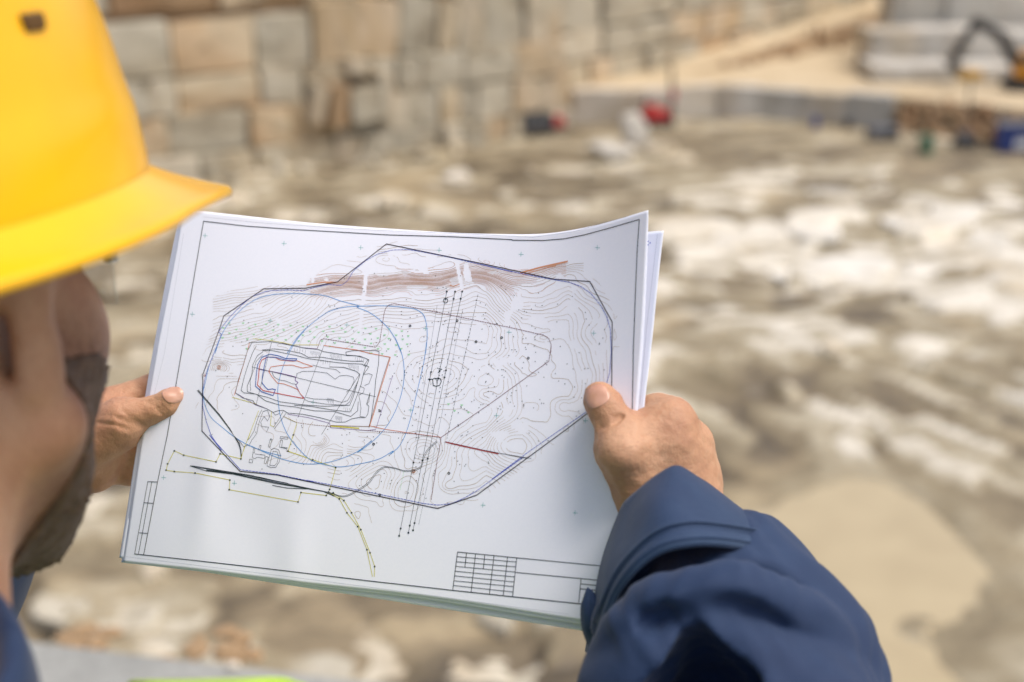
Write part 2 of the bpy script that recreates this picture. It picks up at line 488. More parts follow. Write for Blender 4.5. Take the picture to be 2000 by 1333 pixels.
CUTS = {0: [-16, -10, -4, 2, 6.5, 11.2, 15.2, 21, 25.5, 29.2, 33, 37.2, 40.5],
        1: [-16, -11, -5, 0, 5.5, 9.6, 15.0, 21.4, 26.8, 31, 35.5, 40.5],
        2: [-16, -9, -4, 1, 6, 10.6, 16.2, 22.6, 26.2, 31.6, 36, 40.2],
        3: [-16, -9.5, -3, 4, 10.4, 16.2, 20.2, 23.4, 29.7, 33.5, 37.2, 40.5],
        4: [-16, -8, 0, 7, 14, 20, 27, 33, 40], 5: [-16, -6, 4, 14, 22, 31, 40]}
for r_, (z0, z1, pr) in enumerate(ROWS):
    cs = list(CUTS[r_])
    for k in range(len(cs) - 1, 0, -1):
        if cs[k] - cs[k - 1] > 3.8 and rnd.random() < .45: cs.insert(k, cs[k - 1] + (cs[k] - cs[k - 1]) * rnd.uniform(.35, .65))
    for k in range(len(cs) - 1):
        s0, s1 = cs[k], cs[k + 1]
        if r_ == 2 and 21.5 < (s0 + s1) / 2 < 25.0: s0 += 1.6
        top = z1 - (rnd.uniform(0.2, 0.7) if r_ == 3 and rnd.random() < 0.3 else 0)
        wall_block(k + 3 * r_, s0, s1, z0, top, pr + rnd.uniform(-0.35, 0.35), M_rubble if (r_ == 4 and k % 2 == 0) else (M_rust if rnd.random() < .18 else M_block), rnd.uniform(-.03, .03) + (0.1 if r_ == 3 and 23 < s0 < 30 else 0))
for r_, (z0, z1, w0, w1) in enumerate(((-18.2, -15.7, 2.4, 4.2), (-15.7, -13.4, 3.0, 5.0), (-13.4, -9.4, 3.0, 5.5), (-9.4, -4.8, 3.5, 6.0), (-4.8, -.2, 5, 8))):
    s = -1.5 - rnd.random(); k = 0
    while s < 95:
        w_ = rnd.uniform(w0, w1) * (1 + s / 120); wall_block(k + 5 * r_, s, s + w_, z0, z1 - rnd.uniform(0, .3), .3 - .35 * r_ + rnd.uniform(-.4, .4), M_rust if rnd.random() < .14 else M_block, rnd.uniform(-.025, .025), far=True); s += w_; k += 1
# the tilted blocks left standing in the broken slot
for (px, py, w_, h_, tl, mt, pr) in ((645, 205, 1.1, 3.0, 0.10, M_rubble, 1.4), (700, 200, 2.2, 2.4, -0.05, M_block, 1.3), (605, 200, 0.8, 2.6, 0.25, M_block, 1.5),
                                     (690, 130, 1.5, 1.2, 0.1, M_block, 0.9), (740, 180, 0.8, 3.2, -0.12, M_block, 1.2)):
    r = FWD + (px - 1000) / FPX * RGT - (py - 666.5) / FPX * UPV
    tt = (WA @ WN) / (r[:2] @ WN); p = EYE + tt * r; s = float((p[:2] - WA) @ WL)
    wall_block(int(px), s - w_ / 2, s + w_ / 2 + .2, p[2] - h_ / 2, p[2] + h_ / 2, pr, mt, tl, 1.6)
# fallen broken stones along the foot of the wall
stone_m = []
def rubble_mesh(seed, mat):
    r = random.Random(seed); bm = bmesh.new()
    bmesh.ops.create_icosphere(bm, subdivisions=1, radius=0.5)
    for v in bm.verts:
        v.co *= r.uniform(0.75, 1.15); v.co.z *= 0.75
    me = bpy.data.meshes.new('stone'); bm.to_mesh(me); bm.free(); me.materials.append(mat); return me
stones_p = [rubble_mesh(s, M_block) for s in range(6)]; stones_r = [rubble_mesh(s + 20, M_rubble) for s in range(6)]
for k in range(28):
    s = rnd.uniform(4, 40); d = rnd.uniform(1.0, 3.6)
    p = wall_pt(s, d, FLOOR_Z)
    o = link('stone', stones_p[k % 6], None, wall); o.matrix_parent_inverse = Matrix.Translation(-wall.location)
    q = rnd.uniform(0.35, 1.3); o.location = (p.x, p.y, FLOOR_Z + q * .2 + float(floor_h(np.array([p.x]), np.array([p.y]))[0])); o.scale = (q * 1.4, q, q * .8); o.rotation_euler = (rnd.random(), rnd.random(), rnd.random() * 6)

# plateau behind and above the faces
PLP = [wall_pt(-120, -5.5, 0), wall_pt(-22, -5.5, 0), wall_pt(38, -5.5, 0), wall2_pt(4, -6, 0), wall2_pt(110, -6, 0), wall2_pt(300, -6, 0), Vector((900, 2500, 0)), Vector((-2500, 2500, 0)), Vector((-2500, -20, 0))]
n_ = len(PLP); pv = [(p.x, p.y, -20.5) for p in PLP] + [(p.x, p.y, 1.0) for p in PLP]
tag(link('terrain', mesh(pv, [[n_ + i for i in range(n_)]] + [[i, (i + 1) % n_, n_ + (i + 1) % n_, n_ + i] for i in range(n_)]), M_rubble), 'brown plateau above the quarry face', 'terrain', kind='structure')

# ---- the bench with its own low face of grey blocks
BZ = -17.75
FR = [(1118, 240), (1260, 238), (1400, 229), (1560, 239), (1742, 252), (1900, 268), (2120, 300)]
frw = [ground(x, y, FLOOR_Z)[:2] for x, y in FR]
t = NT('packed_dirt'); vv = t.coord()
f1, f2 = t.noise(vv, 0.25, 5, 0.6), t.noise(vv, 2.5, 5, 0.6)
M_dirt = t.out(t.mix(t.ramp(f2, [(0.3, (0.35,) * 3), (0.6, (0, 0, 0))]), t.ramp(f1, [(0.35, srgb(186, 166, 132)), (0.65, srgb(206, 188, 156))]), srgb(150, 124, 88)), 0.9, t.bump(f2, 0.4, 0.1))
def in_front(p, d):  # shift away from the viewer
    v = np.array(p) / np.linalg.norm(p); return np.array(p) + v * d
bp = [in_front(p, 0.9) for p in frw]
backp = [wall2_pt(s, -1.0, 0) for s in (100, 80, 60, 40, 20, 5, 0)]
poly = [tuple(p) for p in bp] + [(75, 104), (130, 150)] + [(b.x, b.y) for b in backp]
bv = [(x, y, FLOOR_Z - 1) for x, y in poly] + [(x, y, BZ) for x, y in poly]
n_ = len(poly)
bench = link('bench', mesh(bv, [[n_ + i for i in range(n_)]] + [[i, (i + 1) % n_, n_ + (i + 1) % n_, n_ + i] for i in range(n_)]), M_dirt)
tag(bench, 'dirt bench above the pit floor', 'bench', kind='structure')
face = empty('bench_face', (frw[2][0], frw[2][1], FLOOR_Z)); tag(face, 'low grey face of sawn blocks below the dirt road', 'quarry wall')
def run_blocks(P0, P1, n, z0, z1, mat, parent, k0=0, name='block', depth=1.6):
    P0, P1 = np.array(P0), np.array(P1); d = (P1 - P0); L = np.linalg.norm(d); rz = math.atan2(d[1], d[0])
    for i in range(n):
        a, b = i / n, (i + 1) / n
        c = P0 + d * (a + b) / 2; nrm = np.array([-d[1], d[0]]) / L
        c = c + nrm * (depth / 2 - rnd.uniform(0, .2 if depth < 3 else 1.2))
        o = link(name, block_inst(k0 + i, mat), None, parent); o.matrix_parent_inverse = Matrix.Translation(-parent.location)
        h = (z1 - z0) * (rnd.uniform(0.94, 1.04) if depth < 3 else rnd.uniform(.82, 1.08))
        o.location = (c[0], c[1], z0 + h / 2); o.scale = (L / n - .02, depth, h); o.rotation_euler = (rnd.uniform(-.02, .02), rnd.uniform(-.02, .02), rz + rnd.uniform(-.03, .03))
for i, n in enumerate((1, 2, 2, 2)):
    run_blocks(frw[i], frw[i + 1], n, FLOOR_Z - .4, BZ + .15, M_grey, face, i * 3)
# brown rubble bank where the face ends
bank = empty('rubble_bank', (frw[4][0], frw[4][1], FLOOR_Z)); tag(bank, 'brown rubble bank under the end of the dirt road', 'rubble bank')
def bank_stones(parent, n, gen, sz):
    for k in range(n):
        x, y, z = gen(rnd)
        o = link('stone', stones_r[k % 6], None, parent); o.matrix_parent_inverse = Matrix.Translation(-parent.location)
        q = rnd.uniform(*sz); o.location = (x, y, z); o.scale = (q * 1.2, q, q * .9); o.rotation_euler = (rnd.random() * 3, rnd.random() * 3, rnd.random() * 6)
def g1(r):
    u = r.random() * 1.9; i = 4 + int(u > 1); a = frw[i] + (frw[i + 1] - frw[i]) * (u - int(u > 1)); h = r.random()
    p = in_front(a, -0.9 + 1.7 * h); return p[0], p[1], FLOOR_Z + h * 2.1
bank_stones(bank, 130, g1, (0.5, 1.2))

# ---- the dirt ramp climbing along the wall
RP = [(8, 3.0, -17.74), (16, 3.0, -17.6), (24, 3.2, -17.1), (34, 3.2, -16.3), (44, 3.2, -15.7), (54, 3.2, -15.1), (75, 4.6, -13.4), (100, 4.6, -11.0)]
rv, rf, kv, kf = [], [], [], []
for i, (s, w_, z) in enumerate(RP):
    for off, dz in ((-1.0, .06), (w_ * .5, .0), (w_, -.03), (w_ + .1, -.4)): rv.append(wall2_pt(s, off, z + dz))
    for off, dz in ((w_ - .05, -.12), (w_ + .4 + .9 * (z + 17.75), -17.9 - z)): kv.append(wall2_pt(s, off, z + dz))
for i in range(len(RP) - 1):
    for j in range(3): rf.append([i * 4 + j, i * 4 + j + 1, i * 4 + 5 + j, i * 4 + 4 + j])
    kf.append([i * 2, i * 2 + 1, i * 2 + 3, i * 2 + 2])
tag(link('road', mesh(rv, rf), M_dirt), 'dirt ramp road climbing along the foot of the far face', 'road', kind='structure')
ramp_bank = empty('rubble_bank', wall2_pt(40, 6, -17)); tag(ramp_bank, 'brown rubble slope between the climbing ramp and the bench', 'rubble bank')
o = link('bank_face', mesh(kv, kf), M_bank, ramp_bank); o.matrix_parent_inverse = Matrix.Translation(-ramp_bank.location)
def g2(r):
    s = r.uniform(22, 62); h = r.random(); z = np.interp(s, [q[0] for q in RP], [q[2] for q in RP])
    p = wall2_pt(s, 3.3 + (1 - h) * (.9 * (z + 17.75) + .8), -17.8 + h * (z + 17.8)); return p.x, p.y, p.z
bank_stones(ramp_bank, 70, g2, (0.3, 0.9))

# ---- stacked grey benches at the far right of the pit
stack = empty('block_bench', ground(1790, 160, BZ)); tag(stack, 'stepped stack of grey sawn blocks beyond the excavator', 'stone stack')
for (x0, x1, y, z0, z1, n) in ((1700, 1860, 160, BZ - .2, -16.2, 2), (1890, 2080, 162, BZ - .2, -16.6, 2), (1690, 2060, 140, BZ - .2, -14.2, 4), (1730, 2140, 118, BZ - .2, -11.4, 4), (1780, 2200, 96, BZ - .2, -7.0, 4)):
    a, b = ground(x0, y, BZ), ground(x1, y, BZ)
    run_blocks(a[:2], b[:2], n, z0, z1, M_grey, stack, int(x0 + y), depth=5.0)

# ---- the concrete ledge the man stands on
t = NT('ledge_concrete'); vv = t.coord()
fa, fb = t.noise(vv, 3, 6, .6), t.noise(vv, 40, 4, .6)
M_conc = t.out(t.mix(t.ramp(fb, [(.3, (.5,) * 3), (.6, (0, 0, 0))]), t.ramp(fa, [(.3, srgb(142, 141, 134)), (.7, srgb(170, 168, 160))]), srgb(122, 120, 112)), .85, t.bump(fb, .4, .01))
e0, e1 = ground(0, 1247, 0), ground(700, 1331, 0)
ed = (e1 - e0)[:2] / np.linalg.norm((e1 - e0)[:2])
P = [e0[:2] - ed * 8, e0[:2] + ed * 12]
nb = np.array([ed[1], -ed[0]])
lv = [(*P[0], 0), (*P[1], 0), *((*(p + nb * 6), 0) for p in (P[1], P[0]))]
lv = lv + [(x, y, -0.35) for x, y, _ in lv]
ledge = link('concrete_ledge', mesh(lv, [[3, 2, 1, 0], [4, 5, 6, 7], [0, 1, 5, 4], [1, 2, 6, 5], [2, 3, 7, 6], [3, 0, 4, 7]]), M_conc)
bm_ = bmesh.new(); bm_.from_mesh(ledge.data); bmesh.ops.recalc_face_normals(bm_, faces=bm_.faces); bm_.to_mesh(ledge.data); bm_.free()
tag(ledge, 'grey concrete ledge at the rim of the pit', 'ledge', kind='structure')
cl = MB(); c0 = (np.array(P[0]) + P[1]) / 2 + nb * 5.70
cl.box((c0[0], c0[1], -10.32), (40, 11.6, 20.4), Matrix.Rotation(math.atan2(ed[1], ed[0]), 3, 'Z'))
tag(cl.build('cliff', M_rubble), 'rock face under the concrete ledge', 'cliff', kind='structure')
# brown earth heaped just over the rim
earth = empty('earth_heap', ground(360, 1262, -0.1)); tag(earth, 'low heap of orange-brown earth just over the ledge edge', 'earth')
me_ = rubble_mesh(77, plain('orange_earth', srgb(160, 132, 98), .95, .25, 9.0))
for k in range(26):
    px = rnd.choice((rnd.uniform(95, 190), rnd.uniform(290, 480), rnd.uniform(340, 450))); g = ground(px, 1250 + (px - 20) * 0.118, -0.06)
    o = link('clod', me_, None, earth); o.matrix_parent_inverse = Matrix.Translation(-Vector(earth.location))
    q = rnd.uniform(.02, .055); up = max(0, 1 - abs(px - 390) / 110) * .06 + max(0, 1 - abs(px - 130) / 60) * .03
    o.location = (g[0], g[1] + rnd.uniform(.03, .16), -.11 + up * rnd.random()); o.scale = (q * 1.8, q * 1.3, q * .7); o.rotation_euler = (0, 0, rnd.random() * 6)
pb = rubble_mesh(5, plain('pebble_white', srgb(216, 204, 184), .8, .1, 60))
po = link('pebble', pb, None, smooth=True); g = ground(455, 1306, 0.0); po.location = (g[0], g[1], 0.008); po.scale = (.034, .024, .024)
tag(po, 'small pale pebble lying on the concrete ledge', 'pebble')
# ================================================================== MACHINES AND LOOSE THINGS IN THE PIT
M_orange = plain('machine_orange', srgb(232, 158, 34), .45, .12, 3)
M_mustard = plain('mustard_paint', srgb(196, 148, 54), .5, .15, 3)
M_red = plain('machine_red', srgb(178, 44, 40), .5, .2, 3)
M_black = plain('machine_black', srgb(46, 44, 42), .6, .2, 4)
M_steel = plain('worn_steel', srgb(92, 88, 82), .5, .2, 6, Metallic=0.4)
M_blue = plain('container_blue', srgb(42, 62, 122), .5, .12, 3)
M_green = plain('drum_green', srgb(54, 104, 78), .5, .12, 3)
M_white = plain('painted_white', srgb(226, 224, 218), .5, .06, 3)
M_greybox = plain('grey_paint', srgb(104, 104, 106), .55, .12, 3)
t = NT('cab_glass'); M_glass = t.out(srgb(40, 52, 58), .08)

def turn(o, rz): o.rotation_euler = (0, 0, rz); return o

# crawler excavator: long axis +x towards the boom
def excavator(loc, rz):
    r = empty('excavator', loc, rz)
    for s in (-1, 1):
        tr = MB().prism([(-2.0, .25), (-1.7, 0), (1.7, 0), (2.05, .3), (2.05, .55), (1.7, .85), (-1.7, .85), (-2.0, .55)], s * 1.15 - .28, s * 1.15 + .28).build('track', M_black, r, .04)
        for i in range(5): MB().cyl((-1.4 + i * .7, s * 1.15 - .30, .3), (-1.4 + i * .7, s * 1.15 + .30, .3), .2).build('roller', M_steel, tr)
    MB().box((0, 0, .75), (2.4, 1.8, .5)).cyl((0, 0, .8), (0, 0, 1.15), .75).build('undercarriage', M_black, r)
    MB().prism([(-2.3, 1.15), (1.3, 1.15), (1.3, 1.7), (.2, 1.75), (.1, 2.15), (-1.7, 2.2), (-2.3, 1.95)], -1.3, 1.3).build('house', M_orange, r, .05)
    MB().prism([(-2.75, 1.25), (-2.2, 1.2), (-2.2, 2.1), (-2.7, 2.0)], -1.25, 1.25).build('counterweight', M_black, r, .06)
    cab = MB().prism([(.05, 1.2), (1.45, 1.2), (1.5, 1.9), (1.2, 2.95), (.1, 2.95)], .35, 1.3).build('cab', M_orange, r, .04)
    MB().prism([(.2, 1.9), (1.36, 1.9), (1.15, 2.8), (.22, 2.8)], 1.305, 1.325).build('side_window', M_glass, cab)
    MB().prism([(.2, 1.9), (1.36, 1.9), (1.15, 2.8), (.22, 2.8)], .325, .345).build('side_window', M_glass, cab)
    MB().bar((1.53, .82, 1.95), (1.23, .82, 2.8), .8, .03).build('windscreen', M_glass, cab)
    boom = MB().bar((1.0, -.2, 1.6), (2.9, -.2, 4.3), .62, .75).bar((2.8, -.2, 4.2), (4.6, -.2, 4.9), .58, .7).build('boom', M_black, r, .04)
    MB().cyl((1.3, -.2, 1.3), (2.5, -.2, 3.3), .09).build('boom_cylinder', M_steel, boom)
    MB().cyl((2.9, -.2, 4.8), (4.4, -.2, 5.35), .08).build('stick_cylinder', M_steel, boom)
    st = MB().bar((4.35, -.2, 5.25), (5.9, -.2, 2.3), .5, .6).build('stick', M_black, r, .03)
    MB().cyl((4.75, -.2, 4.7), (5.85, -.2, 2.7), .07).build('bucket_cylinder', M_steel, st)
    MB().prism([(5.6, 2.4), (6.1, 2.5), (6.3, 1.8), (6.0, 1.2), (5.3, 1.0), (5.0, 1.25), (5.5, 1.5)], -.75, .35).build('bucket', M_steel, r, .03)
    return r
g = ground(2012, 176, BZ)
ex = excavator((g[0], g[1], BZ), math.radians(172)); ex.scale = (1.02,) * 3
tag(ex, 'orange crawler excavator with raised black boom at the right edge', 'excavator')

# crawler drill: red body with an upright mast
def drill(loc, rz):
    r = empty('drill_rig', loc, rz)
    for s in (-1, 1):
        MB().prism([(-1.1, .2), (-.9, 0), (.9, 0), (1.1, .2), (1.1, .4), (.9, .6), (-.9, .6), (-1.1, .4)], s * .75 - .18, s * .75 + .18).build('track', M_black, r, .03)
    MB().box((-.2, 0, .95), (1.9, 1.4, .75)).build('engine_cover', M_red, r, .1)
    MB().box((-.55, 0, 1.45), (.9, 1.1, .4)).build('rear_hood', M_red, r, .08)
    MB().bar((.5, 0, .8), (1.1, 0, 1.6), .3).build('mast_arm', M_black, r)
    m = MB().bar((1.15, 0, .25), (.95, 0, 4.6), .2, .26, up=(0, 1, 0)).build('mast', M_black, r)
    MB().box((1.2, 0, 2.4), (.35, .35, .8)).build('drill_head', M_red, m, .03)
    MB().cyl((1.3, 0, .1), (1.16, 0, 2.0), .05).build('drill_steel', M_steel, m)
    return r
g = ground(1284, 246, FLOOR_Z)
tag(drill((g[0], g[1], FLOOR_Z - .1), math.radians(15)), 'small red crawler drill rig with tall dark mast', 'drill rig')

# wheeled compressor with a red end
def compressor(loc, rz):
    r = empty('compressor', loc, rz)
    MB().prism([(-1.5, .55), (1.0, .55), (1.0, 1.5), (.8, 1.65), (-1.3, 1.65), (-1.5, 1.5)], -.65, .65).build('canopy', M_black, r, .05)
    MB().prism([(1.02, .6), (1.9, .6), (1.8, 1.35), (1.02, 1.5)], -.6, .6).build('end_cover', M_red, r, .05)
    for x in (-.8, .4):
        for s in (-1, 1):
            w_ = MB().cyl((x, s * .6, .4), (x, s * .85, .4), .4, n=18).build('wheel', M_black, r); MB().cyl((x, s * .85, .4), (x, s * .87, .4), .2).build('rim', M_steel, w_)
    for i in range(4): MB().box((-1.1 + i * .55, -.665, 1.1), (.38, .02, .6)).build('louvre_panel', M_greybox, r)
    MB().bar((1.9, 0, .7), (2.8, 0, .45), .1).build('drawbar', M_steel, r)
    return r
g = ground(1052, 264, FLOOR_Z); tag(compressor((g[0], g[1], FLOOR_Z), math.radians(20)), 'dark wheeled compressor with red end by the wall foot', 'compressor')

def drum(loc, mat, label):
    r = empty('oil_drum', loc)
    MB().cyl((0, 0, 0), (0, 0, .88), .3, n=24).build('barrel', mat, r)
    for z in (.0, .3, .58, .86): MB().cyl((0, 0, z), (0, 0, z + .025), .315, n=24).build('hoop', mat, r)
    tag(r, label, 'drum', 'drums standing on the pit floor'); return r
for (px, py, s, m, lb) in ((1808, 298, 1.5, M_green, 'green drum on the pit floor before the dark pole'), (1592, 250, 1.0, M_blue, 'small blue drum at the foot of the grey face'),
                           (1655, 252, .9, M_black, 'small dark drum beside the grey block face')):
    g = ground(px, py, FLOOR_Z); d_ = drum((g[0], g[1], FLOOR_Z - .1), m, lb); d_.scale = (s, s, s)

g = ground(1722, 272, FLOOR_Z); r = empty('generator', (g[0], g[1], FLOOR_Z - .1), .15)
MB().box((0, 0, .65), (2.1, 1.1, .8)).build('housing', M_greybox, r, .04); MB().box((0, 0, .14), (2.3, 1.2, .18)).build('skid', M_black, r)
MB().box((.5, -.56, .7), (.7, .03, .5)).build('vent_panel', M_black, r); MB().cyl((-.7, 0, 1.0), (-.7, 0, 1.35), .06).build('exhaust', M_steel, r)
tag(r, 'squat grey generator on the pit floor by the rubble bank', 'generator')

g = ground(1884, 288, FLOOR_Z); r = empty('derrick', (g[0], g[1], FLOOR_Z - .1))
MB().box((0, 0, .35), (1.7, 1.2, .7), taper=.8).build('base', M_black, r, .05); MB().box((-.1, 0, .95), (.7, .6, .6)).build('winch', M_greybox, r, .04)
MB().cyl((0, 0, .6), (-.1, 0, 5.0), .1, .07).build('pole', M_steel, r); MB().prism([(-.9, 4.9), (.7, 5.0), (.6, 5.6), (-.8, 5.55)], -.35, .35).build('head', M_mustard, r, .04)
MB().bar((0, 0, 1.2), (.7, .2, .3), .08).build('brace', M_steel, r)
tag(r, 'dark pole with a yellow head standing on a black base', 'derrick')

g = ground(1990, 292, FLOOR_Z); r = empty('container', (g[0], g[1], FLOOR_Z - .1), -.12)
MB().box((0, 0, 1.0), (3.2, 1.8, 1.8)).build('body', M_blue, r, .03); MB().box((.0, -.92, .7), (1.0, .03, .6)).build('white_panel', M_white, r)
for i in range(9): MB().box((-1.5 + i * .375, -.92, 1.45), (.1, .05, .85)).build('rib', M_blue, r)
MB().box((0, 0, 1.94), (3.26, 1.86, .08)).build('roof', M_greybox, r)
tag(r, 'blue steel container with a white panel at the right edge', 'container')

def boulder(px, py, size, label, mat, seed, rot=(0, 0, 0), lift=.35):
    r = random.Random(seed); bm = bmesh.new(); bmesh.ops.create_icosphere(bm, subdivisions=3, radius=.5)
    pl = [(Vector((r.gauss(0, 1), r.gauss(0, 1), r.gauss(0, 1))).normalized(), r.uniform(.3, .46)) for _ in range(11)]
    for v in bm.verts:
        for n_, d_ in pl:
            k = v.co.dot(n_)
            if k > d_: v.co -= n_ * (k - d_)
        v.co += Vector((r.uniform(-.01, .01),) * 3)
    me = bpy.data.meshes.new('b'); bm.to_mesh(me); bm.free(); me.materials.append(mat)
    o = link('boulder', me); g = ground(px, py, FLOOR_Z); o.location = (g[0], g[1], FLOOR_Z + lift * size[2]); o.scale = size; o.rotation_euler = rot
    tag(o, label, 'boulder', 'boulders on the pit floor')
M_wb = rock_mat('white_boulder_stone', srgb(226, 220, 208), srgb(206, 194, 172), srgb(150, 136, 112), srgb(190, 160, 120), .6, .15)
boulder(1240, 280, (2.0, 1.8, 3.2), 'tall leaning white boulder left of the red drill rig', M_wb, 1, (0, -.45, .3), .28)
boulder(1195, 312, (3.8, 2.2, 1.4), 'wide flat white boulder with a dark underside', M_wb, 2, (.0, .16, .1), .42)
boulder(1290, 300, (2.6, 2.0, 1.0), 'low rust-stained boulder below the red drill rig', M_slab, 3, (0, 0, .4), .3)
boulder(890, 360, (2.0, 1.4, 1.1), 'small pale boulder on the floor below the wall middle', M_wb, 4, (0, .1, .2), .4)
boulder(600, 300, (1.8, 1.4, 1.3), 'pale boulder fallen under the dark slot in the wall', M_wb, 6, (0.2, .1, .8), .4)
boulder(1120, 215, (1.6, 1.4, 1.4), 'pale boulder at the corner of the bench face', M_wb, 8, (0.2, .1, .8), .4)
# ================================================================== THE SHEETS AND THE PRINTED MAP
def spline(P, n=400):
    """dense smooth curve through points, parameter by arc length in [0,1]"""
    P = np.array(P, float); t = np.r_[0, np.cumsum(np.linalg.norm(np.diff(P, axis=0), axis=1))]; t /= t[-1]
    m = np.gradient(P, t, axis=0); u = np.linspace(0, 1, n); k = np.clip(np.searchsorted(t, u, 'right') - 1, 0, len(t) - 2)
    h = (t[k + 1] - t[k])[:, None]; s = ((u - t[k]) / (t[k + 1] - t[k]))[:, None]
    return (2 * s**3 - 3 * s**2 + 1) * P[k] + (s**3 - 2 * s**2 + s) * h * m[k] + (-2 * s**3 + 3 * s**2) * P[k + 1] + (s**3 - s**2) * h * m[k + 1]
def samp(c, u):
    x = np.linspace(0, 1, len(c)); p = np.stack([np.interp(u, x, c[:, 0]), np.interp(u, x, c[:, 1])], -1); m = len(c) - 1
    return p + np.minimum(u, 0)[..., None] * (c[4] - c[0]) * m / 4 + np.maximum(u - 1, 0)[..., None] * (c[-1] - c[-5]) * m / 4

class Sheet:
    """A4 sheet: four edge curves as seen, corner distances and a curl"""
    def __init__(s, top, bot, lef, rig, dep, curl, off=0.0, seed=0):
        s.t, s.b, s.l, s.r = spline(top), spline(bot), spline(lef), spline(rig); s.dep, s.curl, s.off = dep, curl, off
    def plate(s, u, v):
        u_, v_ = u[..., None], v[..., None]
        T, B, L, R = samp(s.t, u), samp(s.b, u), samp(s.l, v), samp(s.r, v)
        c = (1 - u_) * (1 - v_) * s.t[0] + u_ * (1 - v_) * s.t[-1] + (1 - u_) * v_ * s.b[0] + u_ * v_ * s.b[-1]
        return (1 - v_) * T + v_ * B + (1 - u_) * L + u_ * R - c
    def point(s, u, v):
        q = s.plate(u, v); a, b, c, d = s.dep
        D = (1 - u) * (1 - v) * a + u * (1 - v) * b + u * v * c + (1 - u) * v * d + s.curl(u, v) + s.off
        return at(q[..., 0], q[..., 1], D)
    def inv(s, x, y):
        u, v = np.clip((x - 300) / 950, 0, 1), np.clip((y - 430) / 700, 0, 1); e = 1e-3
        for _ in range(12):
            p = s.plate(u, v); pu, pv = (s.plate(u + e, v) - p) / e, (s.plate(u, v + e) - p) / e
            rx, ry = x - p[..., 0], y - p[..., 1]; det = pu[..., 0] * pv[..., 1] - pu[..., 1] * pv[..., 0]
            u = np.clip(u + (rx * pv[..., 1] - ry * pv[..., 0]) / det, -.01, 1.01); v = np.clip(v + (pu[..., 0] * ry - pu[..., 1] * rx) / det, -.01, 1.01)
        return u, v
    def frame(s, u, v):
        e = 2e-3; P = s.point(u, v); A, B = s.point(u + e, v) - P, s.point(u, v + e) - P
        n = np.cross(B, A); n /= np.linalg.norm(n, axis=-1, keepdims=True)
        return P, A / e, B / e, n

def gz(u, v, a, b, su, sv): return np.exp(-((u - a) / su) ** 2 - ((v - b) / sv) ** 2)
def curl_a(u, v):
    c = 0.016 * np.sin(np.pi * np.clip(u, 0, 1)) ** 1.5 * (1 - v) ** 2 - 0.010 * np.clip((u - .75) / .25, 0, 1) ** 2 * (1 - v) ** 1.5
    c = c - 0.004 * np.sin(np.pi * np.clip(u, 0, 1)) * v ** 2
    c = c + 0.0020 * gz(u, v, .24, .86, .07, .15) - .0016 * gz(u, v, .14, .72, .03, .2) - 0.0012 * gz(u, v, .33, .95, .035, .14) + 0.0015 * gz(u, v, .88, .75, .06, .2)
    return c + 0.0007 * np.sin(u * 9 + v * 3) * np.sin(v * 7 + 1)
DEP = (.8455, .7325, .7015, .8144)
S1 = Sheet([(357, 408), (415, 415), (470, 421), (600, 435), (760, 447), (950, 457), (1080, 455), (1160, 441), (1266, 411)],
           [(240, 1098), (425, 1118), (600, 1140), (810, 1163), (1137, 1213), (1233, 1228)],
           [(357, 408), (350, 450), (304, 690), (240, 1098)], [(1266, 411), (1262, 500), (1255, 640), (1243, 815), (1233, 1228)], DEP, curl_a)
S3 = Sheet([(352, 414), (470, 427), (600, 440), (760, 452), (950, 463), (1080, 466), (1160, 460), (1296, 451)],
           [(233, 1090), (425, 1122), (600, 1149), (900, 1195), (1140, 1233), (1250, 1251)],
           [(352, 414), (343, 455), (298, 690), (233, 1090)], [(1296, 451), (1286, 540), (1274, 660), (1258, 800), (1250, 1251)], DEP,
           lambda u, v: curl_a(u, v) + .003 * np.clip((u - .8) / .2, 0, 1) * (1 - v), .0016)
S2 = Sheet([(355, 411), (470, 424), (600, 438), (760, 449), (950, 460), (1080, 459), (1160, 447), (1266, 418)],
           [(237, 1099), (425, 1121), (600, 1144), (810, 1168), (1137, 1220), (1234, 1234)],
           [(355, 411), (347, 452), (301, 690), (237, 1099)], [(1266, 418), (1264, 500), (1258, 640), (1245, 815), (1234, 1234)], DEP, curl_a, .0007)

def paper_mat():
    t = NT('white_paper')
    f = t.noise(t.coord(), 700, 3, .6)
    return t.out(t.ramp(f, [(.3, (.855, .87, .95)), (.7, (.88, .89, .965))]), .62, t.bump(f, .05, .0003), Specular_IOR_Level=.3)
M_paper = paper_mat()
def build_sheet(S, name, nu=200, nv=140, thick=.00016):
    u, v = np.meshgrid(np.linspace(0, 1, nu), np.linspace(0, 1, nv))
    P, A, B, n = S.frame(np.clip(u, 0, .997), np.clip(v, 0, .997)); P = S.point(u, v)
    F, K = P.reshape(-1, 3), (P - n * thick).reshape(-1, 3); N = nu * nv
    i = np.arange(N).reshape(nv, nu)
    q = np.stack([i[:-1, :-1], i[1:, :-1], i[1:, 1:], i[:-1, 1:]], -1).reshape(-1, 4)
    Qs = [q, q[:, ::-1] + N]
    ring = np.r_[i[0, :], i[1:, -1], i[-1, -2::-1], i[-2:0:-1, 0]]
    nx_ = np.roll(ring, -1); Qs.append(np.stack([ring, nx_, nx_ + N, ring + N], -1))
    c = F.mean(0); o = link(name, np_mesh(np.r_[F, K] - c, np.concatenate(Qs)), M_paper, smooth=True); o.location = c
    return o, c
sh3, c3 = build_sheet(S3, 'paper_sheet'); tag(sh3, 'rearmost white sheet whose edge sticks out at the right of the stack', 'paper sheet', 'stacked sheets of paper')
sh2, c2 = build_sheet(S2, 'paper_sheet'); tag(sh2, 'middle white sheet showing only thin edges behind the printed map', 'paper sheet', 'stacked sheets of paper')
